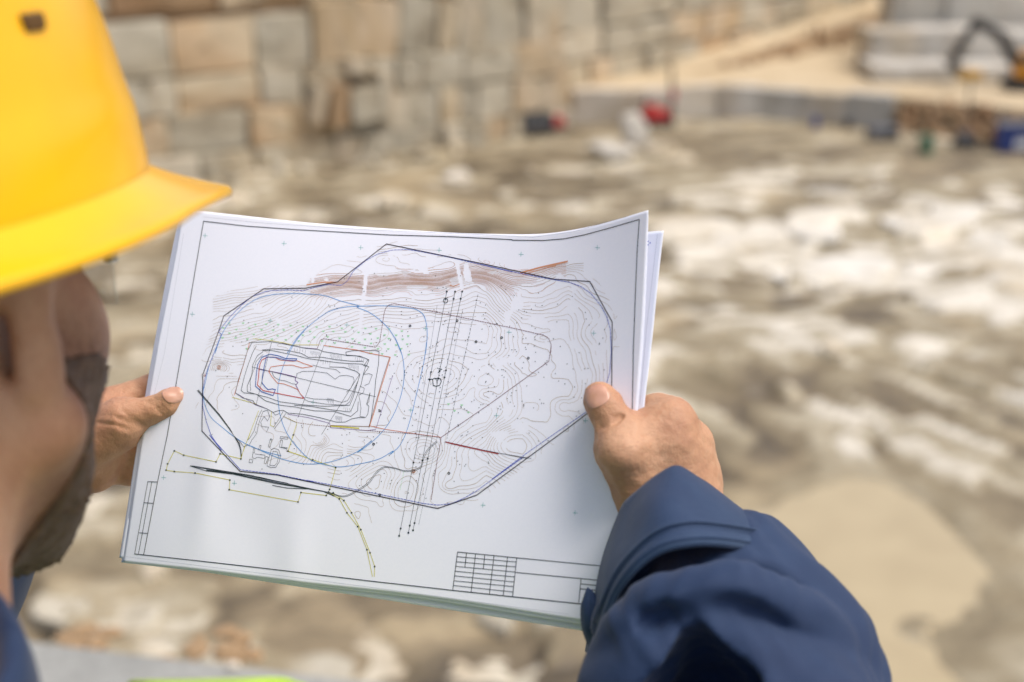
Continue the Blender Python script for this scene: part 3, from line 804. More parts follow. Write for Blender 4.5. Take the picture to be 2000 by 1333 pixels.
sh1, c1 = build_sheet(S1, 'map_sheet'); tag(sh1, 'white sheet printed with a coloured quarry site map, front of the stack', 'map', 'stacked sheets of paper')

# ---- ink, laid on the sheet as thin ribbons
ZN = {0: (0, 0, 1), 1: (300, 420, 4.9375), 2: (640, 420, 4.936), 3: (940, 420, 4.936), 4: (360, 640, 4.545), 5: (700, 640, 5.127), 6: (960, 640, 3.703), 7: (220, 850, 3.808), 8: (600, 840, 3.333)}
def z(k, *pts): a, b, s = ZN[k]; return [(a + x / s, b + y / s) for x, y in pts]
class Ink:
    def __init__(s, S, c, parent): s.S, s.c, s.parent, s.seg = S, c, parent, {}
    def segs(s, col, P0, P1, w):
        s.seg.setdefault(col, []).append((np.asarray(P0, float), np.asarray(P1, float), np.full(len(P0), w)))
    def line(s, col, pts, w=.3, dash=None, step=7.0):
        pts = np.array(pts, float); out = [pts[:1]]
        for a, b in zip(pts[:-1], pts[1:]):
            n = max(1, int(np.hypot(*(b - a)) / step)); out.append(a + (b - a) * (np.arange(1, n + 1) / n)[:, None])
        p = np.concatenate(out)
        if dash:
            L = np.r_[0, np.cumsum(np.hypot(*np.diff(p, axis=0).T))]; k = np.arange(0, L[-1], dash[0] + dash[1])
            f = lambda q: np.stack([np.interp(q, L, p[:, 0]), np.interp(q, L, p[:, 1])], -1)
            s.segs(col, f(k), f(np.minimum(k + dash[0], L[-1])), w)
        else: s.segs(col, p[:-1], p[1:], w)
    def curve(s, col, pts, w=.3, dash=None): s.line(col, spline(pts, max(60, len(pts) * 12)), w, dash)
    def dot(s, col, x, y, r=.28):
        x, y = np.atleast_1d(x).astype(float), np.atleast_1d(y).astype(float); s.segs(col, np.c_[x - r * 1.7, y], np.c_[x + r * 1.7, y], r * 2)
    def build(s, layers):
        for k, (col, (name, rgb)) in enumerate(layers.items()):
            if col not in s.seg: continue
            P0, P1, W = (np.concatenate([q[i] for q in s.seg[col]]) for i in range(3))
            ok = np.hypot(*(P1 - P0).T) > 1e-3; P0, P1, W = P0[ok], P1[ok], W[ok]
            (ua, va), (ub, vb) = s.S.inv(P0[:, 0], P0[:, 1]), s.S.inv(P1[:, 0], P1[:, 1])
            A, Au, Av, nA = s.S.frame(ua, va); B, _, _, nB = s.S.frame(ub, vb)
            T = B - A; L = np.linalg.norm(T, axis=1, keepdims=True); T /= L; Sd = np.cross(nA, T); h = (W / 2000)[:, None]
            lift = (.00007 + k * .000007); ext = T * h * .6
            V = np.stack([A - ext - Sd * h + nA * lift, B + ext - Sd * h + nB * lift, B + ext + Sd * h + nB * lift, A - ext + Sd * h + nA * lift], 1).reshape(-1, 3)
            t = NT('ink_' + name); m = t.out(rgb, .7, Specular_IOR_Level=.2)
            o = link('printed_' + name, np_mesh(V - s.c, np.arange(len(V)).reshape(-1, 4)), m, s.parent)
            o['kind'] = 'stuff'
ink = Ink(S1, c1, sh1)
# frame, side table and title block
ink.line('frame', z(1, (483, 62), (900, 110), (1400, 145), (1975, 178)) + z(2, (600, 195), (1200, 212), (1777, 240)) + z(3, (300, 245), (600, 248), (800, 232), (1000, 193), (1250, 125), (1525, 45)) +
         z(3, (1505, 350), (1490, 700), (1467, 1333)) + z(6, (1025, 300), (1018, 640)) + [(1222, 1192)], .42)
ink.line('frame', z(1, (483, 62), (375, 700), (270, 1333)) + z(7, (408, 0), (335, 350), (232, 893)), .42)
ink.line('frame', z(7, (165, 885), (600, 932), (1200, 1000), (1904, 1085)) + z(8, (950, 1045), (1770, 1132), (1900, 1146)) + [(1222, 1192)], .45)
for a, b in (((263, 347), (165, 885)), ((293, 348), (193, 888)), ((263, 347), (335, 350)), ((233, 503), (305, 510)), ((200, 727), (263, 733))): ink.line('frame', z(7, a, b), .34)
for a, b in (((980, 795), (948, 1045)), ((980, 795), (1365, 833)), ((1365, 833), (1990, 893)), ((1038, 800), (1028, 893)), ((1097, 807), (1068, 1056)), ((1157, 815), (1147, 907)), ((1217, 820), (1187, 1070)),
             ((1305, 830), (1277, 1079)), ((1365, 833), (1338, 1085)), ((1360, 928), (1990, 988)), ((1783, 972), (1768, 1132)), ((1783, 1003), (1980, 1022)), ((1780, 1035), (1980, 1055))): ink.line('frame', z(8, a, b), .36)
for yl, yr in ((825, 860), (858, 892), (888, 925), (920, 957), (950, 990), (982, 1020), (1013, 1055)): ink.line('frame', z(8, (977 - (yl - 800) * .12, yl), (1362 - (yr - 835) * .11, yr)), .3)
ink.line('faint', z(1, (290, 180), (105, 1333)) + z(7, (175, 250), (60, 900)), .16)
ink.line('faint', z(7, (100, 905), (1200, 1040), (1904, 1130)) + z(8, (1700, 1200)), .16)
ink.line('faint', z(1, (480, 20), (1000, 75), (1975, 140)) + z(3, (0, 190), (500, 215), (900, 160), (1400, 20)), .16)
# site boundary
BND = [(755, 477), (659.5, 551), (596.7, 563.4), (515.3, 564.6), (437.3, 617.5), (430, 640), (396.3, 732.4), (394.8, 842.4), (469, 920.9), (540.4, 928), (720, 965.5), (855, 993.6), (931.5, 967.5),
       (1107, 838.5), (1151.7, 804.7), (1194, 775), (1195, 765), (1196, 640), (1196.3, 629.7), (1152.3, 550.3), (1081.8, 545.6), (940, 515), (755, 477)]
ink.line('boundary', BND, .46)
BL = (z(3, (0, 480), (400, 570), (640, 615), (850, 650), (960, 690), (1060, 760), (1150, 870), (1210, 980), (1245, 1100), (1255, 1333)) + z(6, (865, 200), (855, 330), (825, 430), (705, 598), (440, 780), (240, 920), (0, 1100)) +
      z(8, (1410, 175), (1100, 400), (1030, 440), (940, 480), (850, 490), (760, 480), (400, 405), (0, 328)) + z(7, (1500, 350), (1220, 292), (950, 258)))
ink.line('blue', BL, .32, (5, 1.6))
ink.line('blue', z(7, (950, 258), (720, 0)) + z(4, (330, 1090), (240, 960), (195, 830), (165, 700), (165, 560), (185, 450), (205, 380), (330, 60)) + z(1, (625, 1130), (740, 980), (850, 870), (950, 790), (1080, 740), (1150, 730)), .3)
ink.line('blue', z(1, (1150, 730), (1300, 725), (1450, 733), (1500, 715), (1600, 690), (1680, 673), (1810, 682)) + z(2, (190, 640), (250, 540), (370, 440), (480, 380), (620, 340), (770, 335), (900, 355), (1200, 415), (1777, 550)), .3, (5, 1.6))
ink.curve('cyan', z(4, (860, 1140), (700, 1095), (560, 1040), (430, 960), (330, 880), (240, 800), (185, 690), (168, 570), (190, 480), (215, 360), (290, 180)) + z(1, (595, 1333), (640, 1200), (700, 1080), (790, 970), (900, 870), (1000, 810), (1120, 775), (1300, 760), (1500, 765), (1650, 780), (1800, 830), (1975, 885)) +
          z(2, (290, 885), (400, 940), (500, 1010), (590, 1100), (660, 1210), (712, 1333)) + z(4, (1870, 90), (1930, 230), (1950, 340), (1950, 460), (1925, 600), (1870, 750), (1780, 900), (1650, 1030), (1540, 1110)) +
          z(8, (420, 70), (330, 140), (230, 185), (120, 215), (0, 222)) + z(7, (1300, 190), (1000, 70)), .34)
ink.curve('cyan', z(1, (1290, 1333), (1400, 1170), (1550, 1030), (1700, 930), (1850, 890), (1975, 882)) + z(2, (350, 880), (600, 880), (750, 895), (850, 912), (920, 960), (950, 1040), (960, 1150), (945, 1333)) +
          z(5, (683, 150), (665, 300), (630, 470), (580, 680), (540, 850), (500, 990), (460, 1100), (400, 1200), (320, 1270)) + z(8, (560, 140), (480, 185), (350, 220), (190, 240), (130, 230)) + z(4, (1130, 1180), (1010, 1070), (930, 970), (880, 870), (850, 770), (835, 660), (830, 560), (850, 440), (880, 340), (940, 210), (1000, 110), (1090, 0)), .34)
# the pit itself
PIT = [[(575, 135), (760, 125), (880, 145), (960, 160), (1080, 185), (1190, 195), (1240, 215), (1430, 245), (1520, 250), (1600, 270), (1640, 290), (1620, 340), (1610, 345)],
       [(1435, 220), (1500, 205), (1700, 205), (1730, 215), (1725, 330), (1700, 470), (1690, 590), (1660, 800), (1640, 890)], [(1435, 220), (1440, 250), (1500, 250), (1560, 255), (1635, 285), (1600, 330), (1640, 350), (1590, 420)],
       [(600, 140), (560, 210), (525, 330), (480, 470), (455, 580), (520, 625), (610, 650), (630, 680), (740, 725), (790, 755), (830, 740), (880, 735), (920, 760), (1050, 770), (1200, 800), (1350, 840), (1430, 840), (1490, 810), (1550, 800), (1610, 800), (1630, 770), (1640, 700), (1620, 680), (1650, 580)],
       [(640, 165), (610, 220), (575, 310), (535, 430), (505, 560), (530, 580), (640, 592), (720, 650), (850, 690), (980, 705), (1150, 740), (1330, 745), (1480, 790), (1540, 740), (1545, 660)],
       [(700, 215), (650, 250), (610, 330), (600, 420), (560, 520), (560, 570), (660, 600), (740, 620), (850, 660), (1000, 680), (1100, 690), (1250, 700), (1470, 690), (1500, 620), (1530, 520), (1560, 420), (1530, 390), (1420, 355), (1290, 350)],
       [(700, 205), (780, 205), (900, 230), (1000, 250), (1090, 275), (1200, 290), (1340, 310), (1450, 320), (1580, 325), (1610, 345), (1590, 420), (1570, 510), (1530, 620), (1490, 720), (1470, 750), (1300, 730), (1120, 700), (980, 690)],
       [(690, 200), (800, 190), (920, 205), (1040, 230), (1100, 265), (1230, 265), (1340, 285), (1480, 300), (1590, 300)], [(590, 560), (585, 470), (620, 370), (640, 300), (700, 240)],
       [(1000, 440), (1000, 410), (1050, 390), (1150, 390), (1270, 405), (1340, 460), (1380, 430), (1440, 425), (1500, 440), (1510, 470), (1480, 540), (1440, 575)], [(1070, 640), (1100, 655), (1250, 680), (1430, 690), (1470, 660), (1530, 510)],
       [(1080, 620), (1150, 635), (1300, 640), (1400, 665), (1450, 650), (1480, 600), (1540, 480)], [(1140, 335), (1220, 355), (1350, 375), (1385, 405)], [(780, 400), (800, 440), (840, 465), (900, 475), (960, 500), (1000, 505)],
       [(1560, 520), (1600, 540), (1590, 580), (1550, 600), (1560, 650), (1570, 720), (1560, 790), (1600, 795)], [(1590, 420), (1640, 410), (1670, 420), (1640, 500), (1600, 515)], [(1650, 580), (1640, 660), (1620, 680)],
       [(690, 730), (660, 790), (640, 850), (620, 920), (590, 970), (565, 1000)], [(740, 735), (700, 745), (680, 800), (660, 860), (645, 940), (600, 1000), (580, 1040)], [(740, 735), (760, 790), (740, 830), (710, 790), (680, 840), (690, 880), (750, 885), (730, 930)],
       [(880, 740), (850, 800), (790, 890)], [(905, 760), (870, 810), (800, 900)], [(790, 755), (810, 780), (850, 760)]]
for k, p in enumerate(PIT): ink.line('black', z(4, *p), .26 if k < 8 else .2)
for x in range(0, 9):
    for (bx, by, dx, dy, h) in ((980, 185, 12, 2, 40), (1125, 205, 10, 2, 45), (1300, 230, 12, 2, 55), (1215, 285, 10, 2, 40), (1460, 325, 11, 2, 50), (1270, 625, 7, 1, 45), (1345, 785, 7, 1, 45), (1420, 705, 8, 2, 35), (1520, 265, 9, 2, 40)):
        if x % 2 == 0 or h > 44: ink.line('grey', z(4, (bx + x * dx, by + x * dy), (bx + x * dx - 4, by + x * dy + h * (.55 + .45 * ((x * 7) % 3) / 2))), .14)
for a, b in (((600, 350), (1700, 615)), ((775, 135), (640, 680)), ((1240, 160), (1010, 800)), ((1560, 410), (1220, 950))): ink.line('black', z(4, a, b), .2)
ink.line('deepblue', z(4, (1000, 280), (990, 295), (900, 290), (810, 265), (730, 262), (710, 350), (695, 430), (690, 490), (720, 530), (745, 552), (780, 545), (810, 552), (790, 605), (690, 572), (632, 520), (640, 420), (652, 330), (690, 265), (760, 237), (830, 250), (900, 275), (1000, 278)), .42)
ink.line('red', z(4, (740, 262), (690, 290), (672, 330), (665, 370), (660, 450), (650, 510), (700, 560), (800, 580), (900, 600), (1060, 630)), .42)
ink.line('orange', z(4, (1060, 630), (1005, 550), (950, 525), (880, 500), (830, 495), (780, 440), (750, 390), (770, 350), (880, 335), (960, 335), (1050, 360), (1140, 345), (1060, 320), (1000, 295)), .34)
ink.line('orange', z(4, (740, 262), (800, 262), (850, 290), (960, 300), (1000, 297)), .3)
ink.line('purple', z(4, (660, 370), (850, 405), (990, 440), (985, 470), (1010, 490), (990, 510), (1030, 590), (1070, 630)), .34)
ink.line('orange', z(4, (1240, 160), (1530, 200), (1650, 230), (1830, 265), (1780, 430), (1730, 590), (1690, 740), (1645, 880)), .36)
ink.line('brown', z(4, (1822, 268), (1770, 430), (1720, 600), (1640, 880), (1300, 870)), .28)
ink.line('yellow', z(4, (1300, 875), (1420, 885), (1550, 895)), .7)
ink.line('orange', z(4, (580, 140), (520, 350), (480, 480), (445, 600)), .3); ink.line('purple', z(4, (545, 260), (520, 350), (470, 510), (455, 580), (640, 690), (740, 725)), .2)
ink.line('purple', z(4, (920, 770), (1100, 800), (1290, 850), (1300, 890), (1620, 915), (1700, 905), (1850, 430)), .22)
ink.line('purple', z(4, (870, 140), (1060, 180), (1180, 190)), .2)
for p in ([(610, 100), (760, 115), (880, 135), (960, 155), (1200, 155)], [(425, 620), (480, 635), (640, 680)], [(775, 745), (765, 870), (795, 880)], [(1000, 850), (920, 1100), (1110, 1165)], [(660, 740), (560, 1000), (500, 1165)], [(880, 790), (1000, 845)]): ink.line('yellow', z(4, *p), .3)
ink.line('brown', z(4, (880, 790), (1000, 845), (1150, 865), (1300, 880)), .24, (3, 1.5))
ink.line('maroon', z(4, (1180, 190), (1210, 110), (1240, 100), (1700, 175), (1735, 130), (1755, 0)) + z(2, (545, 950), (560, 900), (590, 870), (640, 855), (1200, 970), (1777, 1090)) + z(3, (600, 1160), (650, 1190), (675, 1250), (670, 1333)) + z(6, (432, 140), (415, 245), (0, 545)), .3, (3.4, 1.4))
ink.line('maroon', z(6, (415, 245), (0, 545)) + z(5, (830, 1100), (810, 1230), (790, 1333)) + z(8, (808, 455)), .26)
ink.line('orange', z(5, (110, 985), (270, 1020), (530, 1060), (830, 1100)), .28); ink.line('maroon', z(5, (0, 1025), (250, 1045), (530, 1062), (830, 1102)), .26, (3, 1.5))
ink.line('maroon', z(8, (900, 78), (1245, 155)), .5); ink.line('red', z(8, (905, 82), (1000, 105), (1245, 158)), .26); ink.line('black', z(8, (1245, 150), (1460, 187)), .2); ink.line('black', z(8, (1130, 128), (1400, 180), (1440, 186)), .2)
# railway and yard
for d in (0, 7, 12): ink.line('black', z(4, (115 + d, 560 - d * .4), (230 + d, 690), (300 + d, 770), (400 + d * .6, 900), (440, 960), (480 + d, 1030), (500 + d * .5, 1090), (503 + d * .5, 1145)), .24)
ink.line('black', z(4, (440, 960), (490, 1010), (530, 1060), (570, 1040)), .22)
for p, w_ in (([(578, 230), (800, 265), (1100, 315), (1400, 385), (1600, 425)], .34), ([(600, 232), (850, 280), (1200, 350), (1480, 405), (1570, 420), (1650, 455)], .42), ([(578, 230), (700, 268), (900, 292), (1200, 358), (1500, 408)], .36), ([(1190, 375), (1300, 395), (1410, 400), (1480, 402)], .34), ([(590, 228), (800, 262), (1050, 302)], .2), ([(700, 262), (1000, 300), (1300, 360)], .5)): ink.line('black', z(7, *p), w_)
for p in ([(1640, 0), (0, 0)],): pass
for p in ([(1175, 28), (1188, 32), (1172, 92), (1158, 88), (1175, 28)], [(1250, 12), (1305, 18), (1303, 32), (1245, 25), (1250, 12)], [(1250, 38), (1265, 40), (1258, 90), (1300, 95), (1298, 103), (1242, 90), (1250, 38)], [(1095, 78), (1106, 80), (1098, 112), (1086, 110), (1095, 78)],
          [(1050, 98), (1060, 100), (1054, 135), (1044, 132), (1050, 98)], [(1044, 135), (1040, 170), (1060, 175), (1080, 165), (1130, 175), (1135, 150), (1060, 140)], [(1020, 180), (1045, 184), (1040, 208), (1015, 205), (1020, 180)], [(1140, 160), (1160, 165), (1140, 215), (1128, 210), (1140, 160)],
          [(1180, 110), (1200, 98), (1235, 110), (1250, 150), (1240, 200), (1215, 240), (1180, 243), (1150, 230), (1155, 200), (1170, 150), (1180, 110)], [(1195, 120), (1225, 125), (1235, 160), (1225, 205), (1205, 228), (1170, 225), (1180, 180), (1195, 120)]): ink.line('black', z(7, *p), .2)
YP = z(7, (955, 178), (800, 140), (770, 200), (530, 150), (460, 118), (410, 215), (398, 262), (460, 272), (615, 283), (873, 335), (868, 407), (1380, 498), (1402, 428), (1590, 450), (1615, 405), (1660, 243), (1490, 185), (1305, 120), (1345, 0))
ink.line('yellow', YP, .36); ink.line('yellow', z(7, (955, 178), (980, 90), (1020, 0)), .3); ink.dot('black', [p[0] for p in YP], [p[1] for p in YP], .42)
for p in ([(140, 405), (210, 450), (260, 540), (330, 630), (390, 780), (425, 955)], [(170, 410), (240, 460), (290, 540), (350, 650), (410, 800), (440, 890), (437, 955)]):
    ink.line('yellow', z(8, *p), .36); q = z(8, *p); ink.dot('black', [a for a, b in q[:-1]], [b for a, b in q[:-1]], .42)
RD = spline(z(8, (140, 405), (240, 430), (320, 395), (400, 340), (450, 275), (500, 240), (560, 245), (640, 265), (740, 235), (755, 180), (790, 120), (840, 75)), 120)
ink.line('black', RD, .2); ink.line('black', RD + [1.6, 1.8], .2)
# power lines
for a, b in (((873, 570), (780, 1047)), ((889, 570), (798, 1041)), ((903, 570), (807, 1036))):
    ink.line('black', [a, b], .2); a, b = np.array(a), np.array(b); q = a + (b - a) * np.array([.0, .03, .33, .36, .7, .97, 1.0])[:, None]; ink.dot('black', q[:, 0], q[:, 1], .45)
ink.line('black', [(933.8, 576), (873, 858)], .2, (5, 2.5)); ink.line('grey', [(854, 596), (812, 860)], .14); ink.line('grey', [(904, 604), (845, 900), (818, 1025)], .14)
an = np.linspace(0, 2 * np.pi, 25)
ink.line('black', np.c_[870.5 + 4.4 * np.cos(an), 587.7 + 4.4 * np.sin(an)], .36, step=2)
ink.line('black', z(5, (745, 520), (760, 510), (820, 512), (832, 540), (815, 580), (780, 590), (750, 580), (745, 520)), .4); ink.line('black', z(5, (770, 512), (785, 530), (790, 588)), .2); ink.line('black', z(5, (785, 530), (810, 514)), .2); ink.line('black', z(5, (700, 517), (740, 519)), .4); ink.line('black', z(5, (805, 413), (838, 420)), .4)
ink.line('green', z(8, (630, 270), (605, 390)), .2, (4, 2))
for x, y in ((401, 460.5), (555, 476), (376, 614), (528, 627), (678, 635), (705, 484), (858, 489), (831.5, 642), (994.5, 649), (1018, 497), (1167, 484), (1160, 651), (1143.6, 822), (803, 801), (970, 812), (320, 933), (458, 944), (943.5, 987), (1123.5, 1002), (612, 786)):
    ink.line('teal', [(x - 4.5, y), (x + 4.5, y + .6)], .26); ink.line('teal', [(x, y - 4.5), (x - .6, y + 4.5)], .26)
# spot heights, trees, meadow marks
B_ = np.array(BND)
pitpoly = np.array(z(4, (575, 135), (1240, 160), (1830, 265), (1645, 890), (1300, 870), (880, 780), (455, 600)))
k = 0; pts = []
while len(pts) < 430:
    x, y = nrs.uniform(400, 1190), nrs.uniform(530, 990)
    dens = .12 + .95 * math.exp(-((x - 880) / 190) ** 2 - ((y - 720) / 110) ** 2) + .3 * math.exp(-((x - 800) / 120) ** 2 - ((y - 900) / 70) ** 2)
    if nrs.rand() < dens and in_poly(np.array(x), np.array(y), B_) and not in_poly(np.array(x), np.array(y), pitpoly): pts.append((x, y))
pts = np.array(pts); ink.dot('black', pts[:, 0], pts[:, 1], .22)
for x, y in ((893, 627), (980, 660), (801, 637), (930, 668), (1032, 700), (742, 803), (730, 868), (877, 925), (742, 967)): ink.line('black', np.c_[x + 1.8 * np.cos(an), y + 1.8 * np.sin(an)], .4, step=1)
gp = []
for j in range(6):
    for i in range(16):
        x, y = 425 + i * 24 + (j % 2) * 12 + nrs.uniform(-3, 3), 632 + j * 9.5 + i * .9 + nrs.uniform(-2, 2)
        if in_poly(np.array(x), np.array(y), B_) and not in_poly(np.array(x), np.array(y), pitpoly) and not (x < 480 and y > 668): gp.append((x, y))
gp += [(876, 790), (902, 792), (888, 803), (915, 806)]
for x, y in gp: ink.line('green', [(x - 2.2, y - .8), (x + 2.2, y - .8)], .42); ink.line('green', [(x - 1.0, y + .6), (x + 1.0, y + .6)], .5)
# ---- contour lines: level sets of a terrain model of the site
gx, gy = np.meshgrid(np.arange(380, 1215, 2.0), np.arange(470, 1040, 2.0))
def smooth01(t): t = np.clip(t, 0, 1); return t * t * (3 - 2 * t)
def wig(sx, sy, sd): return fbm(gx / sx + 31.7, gy / sy + 11.3, sd, 3) - .5
yc = np.interp(gx, [380, 480, 560, 640, 700, 780, 860, 930, 1000, 1060, 1120, 1220], [600, 582, 566, 562, 556, 548, 545, 535, 545, 541, 522, 500])
dd = gy - yc + wig(70, 50, 40) * 16
amp = np.interp(gx, [380, 430, 560, 640, 700, 950, 1020, 1110, 1200], [.25, .4, .55, .9, 1.0, 1.0, .55, .55, .1])
H = -20.0 * amp * smooth01((dd + 26) / 50) - 12.0 * smooth01((dd - 15) / 95) * np.interp(gx, [380, 1200], [1.15, .7]) + wig(90, 60, 50) * 5.0
H += -5.0 * smooth01((-20 - dd) / 70) + 3.4 * gz(gx, gy, 752, 505, 26, 14)
for (x, y, h, sx, sy) in ((860, 738, 8.6, 62, 50), (1102, 793, 3.6, 26, 18), (950, 770, 4.5, 20, 17), (985, 711, 3.4, 40, 17), (428, 718, 6.5, 16, 11), (470, 722, 5, 50, 22), (625, 862, 5, 14, 10), (660, 900, -4, 60, 30), (808, 921, 2.5, 6, 5),
                          (877, 950, 2.5, 14, 10), (735, 940, 6.5, 44, 32), (960, 880, 8.5, 75, 42), (830, 880, -7, 40, 26), (790, 960, -4, 30, 34), (1000, 850, 4.0, 40, 30), (900, 930, 3.5, 45, 40), (1150, 655, 3.0, 34, 30), (690, 870, 4, 40, 18), (585, 880, 3, 40, 30), (1060, 660, 2, 22, 8)):
    H = H + h * gz(gx, gy, x, y, sx, sy)
H = H + wig(40, 30, 60) * .7
big = B_.copy(); ctr = np.array([800.0, 750.0]); big = ctr + (big - ctr) * 1.035
msk = in_poly(gx, gy, big) & ~in_poly(gx, gy, pitpoly)
top_ok = (gx > 600) & (gx < 1140) & (gy > 490) & (dd < 60) & (gy < 590) & (gy > np.interp(gx, [600, 640, 755, 800, 930, 1000, 1100], [548, 520, 482, 478, 500, 535, 512]))
left_ok = (gx > 415) & (gx < 600) & (gy > np.interp(gx, [415, 470, 600], [580, 560, 556])) & (gy < 690)
low_ok = (gx > 690) & (gx < 905) & (gy > 960) & (gy < 1024 - abs(gx - 760) * .1)
msk |= top_ok | left_ok | low_ok
msk &= ~((gx < 500) & (gy > 800)) & ~((gx < 640) & (gy > 905)) & ~(abs(gx - (714 - (gy - 540) * .12)) < 4) & ~((abs(gx - (893 + (gy - 520) * .2)) < 4) & (gy < 565))
msk &= fbm(gx / 26 + 3, gy / 26 + 5, 80, 2) > .27
def march(F, lev):
    a, b, c, d = F[:-1, :-1] - lev, F[:-1, 1:] - lev, F[1:, 1:] - lev, F[1:, :-1] - lev
    x, y = gx[:-1, :-1], gy[:-1, :-1]; s = 2.0
    ok = msk[:-1, :-1]
    E = []
    for p, q, px, py, dx, dy in ((a, b, x, y, s, 0), (b, c, x + s, y, 0, s), (d, c, x, y + s, s, 0), (a, d, x, y, 0, s)):
        t_ = p / (p - q + 1e-12); E.append(((p > 0) != (q > 0), px + dx * t_, py + dy * t_))
    n = sum(e[0].astype(int) for e in E); m = ok & (n == 2); P0 = np.zeros((m.sum(), 2)); P1 = P0.copy(); got = np.zeros(m.sum(), int)
    for cr, ex_, ey in E:
        f_, xx, yy = cr[m], ex_[m], ey[m]
        i0, i1 = f_ & (got == 0), f_ & (got == 1); P0[i0] = np.c_[xx, yy][i0]; P1[i1] = np.c_[xx, yy][i1]; got += f_
    return P0, P1
for k, lv in enumerate(np.arange(np.floor(H.min()), H.max(), 1.15)):
    P0, P1 = march(H, lv)
    if len(P0): ink.segs('contour', P0, P1, .21 if k % 5 == 0 else .135)
msk_keep = msk.copy(); msk = msk & (abs(dd) < 29) & (gx > 605) & (gx < 1105) & (fbm(gx / 60 + 9, gy / 14 + 2, 90, 2) > .33)
for k, lv in enumerate(np.arange(np.floor(H.min()), H.max(), .95)):
    P0, P1 = march(H, lv)
    if len(P0): ink.segs('sienna', P0, P1, .125)
msk = msk_keep
ink.line('sienna', z(1, (1480, 675), (1640, 650), (1760, 652)), .8); ink.line('sienna', z(3, (380, 560), (560, 510), (700, 478), (830, 450)), 1.0); ink.line('sienna', z(3, (400, 575), (600, 520), (720, 490)), .5); ink.line('sienna', z(2, (1180, 680), (1215, 690), (1270, 668)), .5)
for x, y, r in ((428, 718, 1.6), (428, 718, 3.4), (400, 734, 1.6), (808, 921, 1.6), (808, 921, 3.2)): ink.line('sienna', np.c_[x + r * np.cos(an), y + r * np.sin(an)], .32, step=2)
INKS = dict(faint=('margin_line', srgb(196, 200, 208)), contour=('contours', srgb(182, 162, 138)), sienna=('steep_contours', srgb(208, 150, 118)), green=('meadow_marks', srgb(168, 220, 176)), grey=('hatching', srgb(120, 126, 134)),
            yellow=('plot_lines', srgb(206, 198, 70)), teal=('grid_crosses', srgb(120, 180, 178)), cyan=('circles', srgb(96, 160, 220)), blue=('zone_line', srgb(70, 90, 190)), purple=('axis_line', srgb(110, 60, 140)), orange=('orange_line', srgb(214, 120, 70)),
            brown=('brown_line', srgb(130, 84, 50)), maroon=('dotted_line', srgb(110, 50, 64)), red=('red_line', srgb(200, 54, 40)), deepblue=('blue_line', srgb(40, 90, 176)), black=('drawing', srgb(40, 52, 56)), boundary=('boundary', srgb(40, 26, 40)), frame=('frame', srgb(30, 42, 46)))
ink.build(INKS)
ink3 = Ink(S3, c3, sh3)
ink3.line('frame', [(1263, 466), (1262, 480), (1256, 640)], .4); ink3.line('faint', [(1284, 458), (1263, 640), (1250, 790)], .2)
for x, y in ((1266, 472), (1270, 475), (1266, 479)): ink3.dot('blue', x, y, .3)
ink3.build({k: (v[0], v[1]) for k, v in INKS.items()})
# ================================================================== IMPLICIT SURFACES (for the body and its clothes)
def cone_d(p, a, b, r0, r1, flat=None):
    a, b = np.asarray(a, float), np.asarray(b, float); ab = b - a
    q = p - a; t_ = np.clip(q @ ab / (ab @ ab + 1e-12), 0, 1); w_ = q - t_[:, None] * ab; r = r0 + (r1 - r0) * t_
    if flat is not None:                       # squeeze along a direction: (direction, factor)
        n, k = np.asarray(flat[0], float), flat[1]; n = n / np.linalg.norm(n); c = w_ @ n; L = np.sqrt(np.maximum((w_ ** 2).sum(1) + c * c * (1 / k ** 2 - 1), 1e-18))
        return (L - r) * (.5 + .5 * k)
    return np.sqrt((w_ ** 2).sum(1)) - r
def ell_d(p, c, rad, R=None):
    q = p - np.asarray(c); q = q @ R if R is not None else q
    rad = np.asarray(rad, float); k0 = np.sqrt(((q / rad) ** 2).sum(1)); k1 = np.sqrt(((q / rad ** 2) ** 2).sum(1)) + 1e-9
    return k0 * (k0 - 1) / k1
def smin(a, b, k):
    if k <= 0: return np.minimum(a, b)
    h = np.maximum(k - np.abs(a - b), 0) / k; return np.minimum(a, b) - h * h * k * .25
class SDF:
    def __init__(s): s.ops = []
    def cone(s, a, b, r0, r1, k=.006, flat=None, op='+'): s.ops.append((op, k, lambda p: cone_d(p, a, b, r0, r1, flat))); return s
    def chain(s, pts, rs, k=.006, flat=None, op='+'):
        for i in range(len(pts) - 1): s.cone(pts[i], pts[i + 1], rs[i], rs[i + 1], k, flat, op)
        return s
    def ell(s, c, rad, k=.006, R=None, op='+'): s.ops.append((op, k, lambda p: ell_d(p, c, rad, R))); return s
    def disp(s, fn): s.ops.append(('d', 0, fn)); return s
    def groove(s, pts, w_, amp):
        P_ = [np.asarray(q, float) for q in pts]
        def fn(p):
            d = np.full(len(p), 1e9)
            for a, b in zip(P_[:-1], P_[1:]): d = np.minimum(d, cone_d(p, a, b, 0, 0))
            return amp * np.exp(-(d / w_) ** 2)
        s.ops.append(('d', 0, fn)); return s
    def __call__(s, p):
        d = None
        for op, k, f in s.ops:
            v = f(p)
            if d is None: d = v
            elif op == '+': d = smin(d, v, k)
            elif op == '-': d = -smin(-d, v, k)
            elif op == '&': d = -smin(-d, -v, k)
            else: d = d + v
        return d
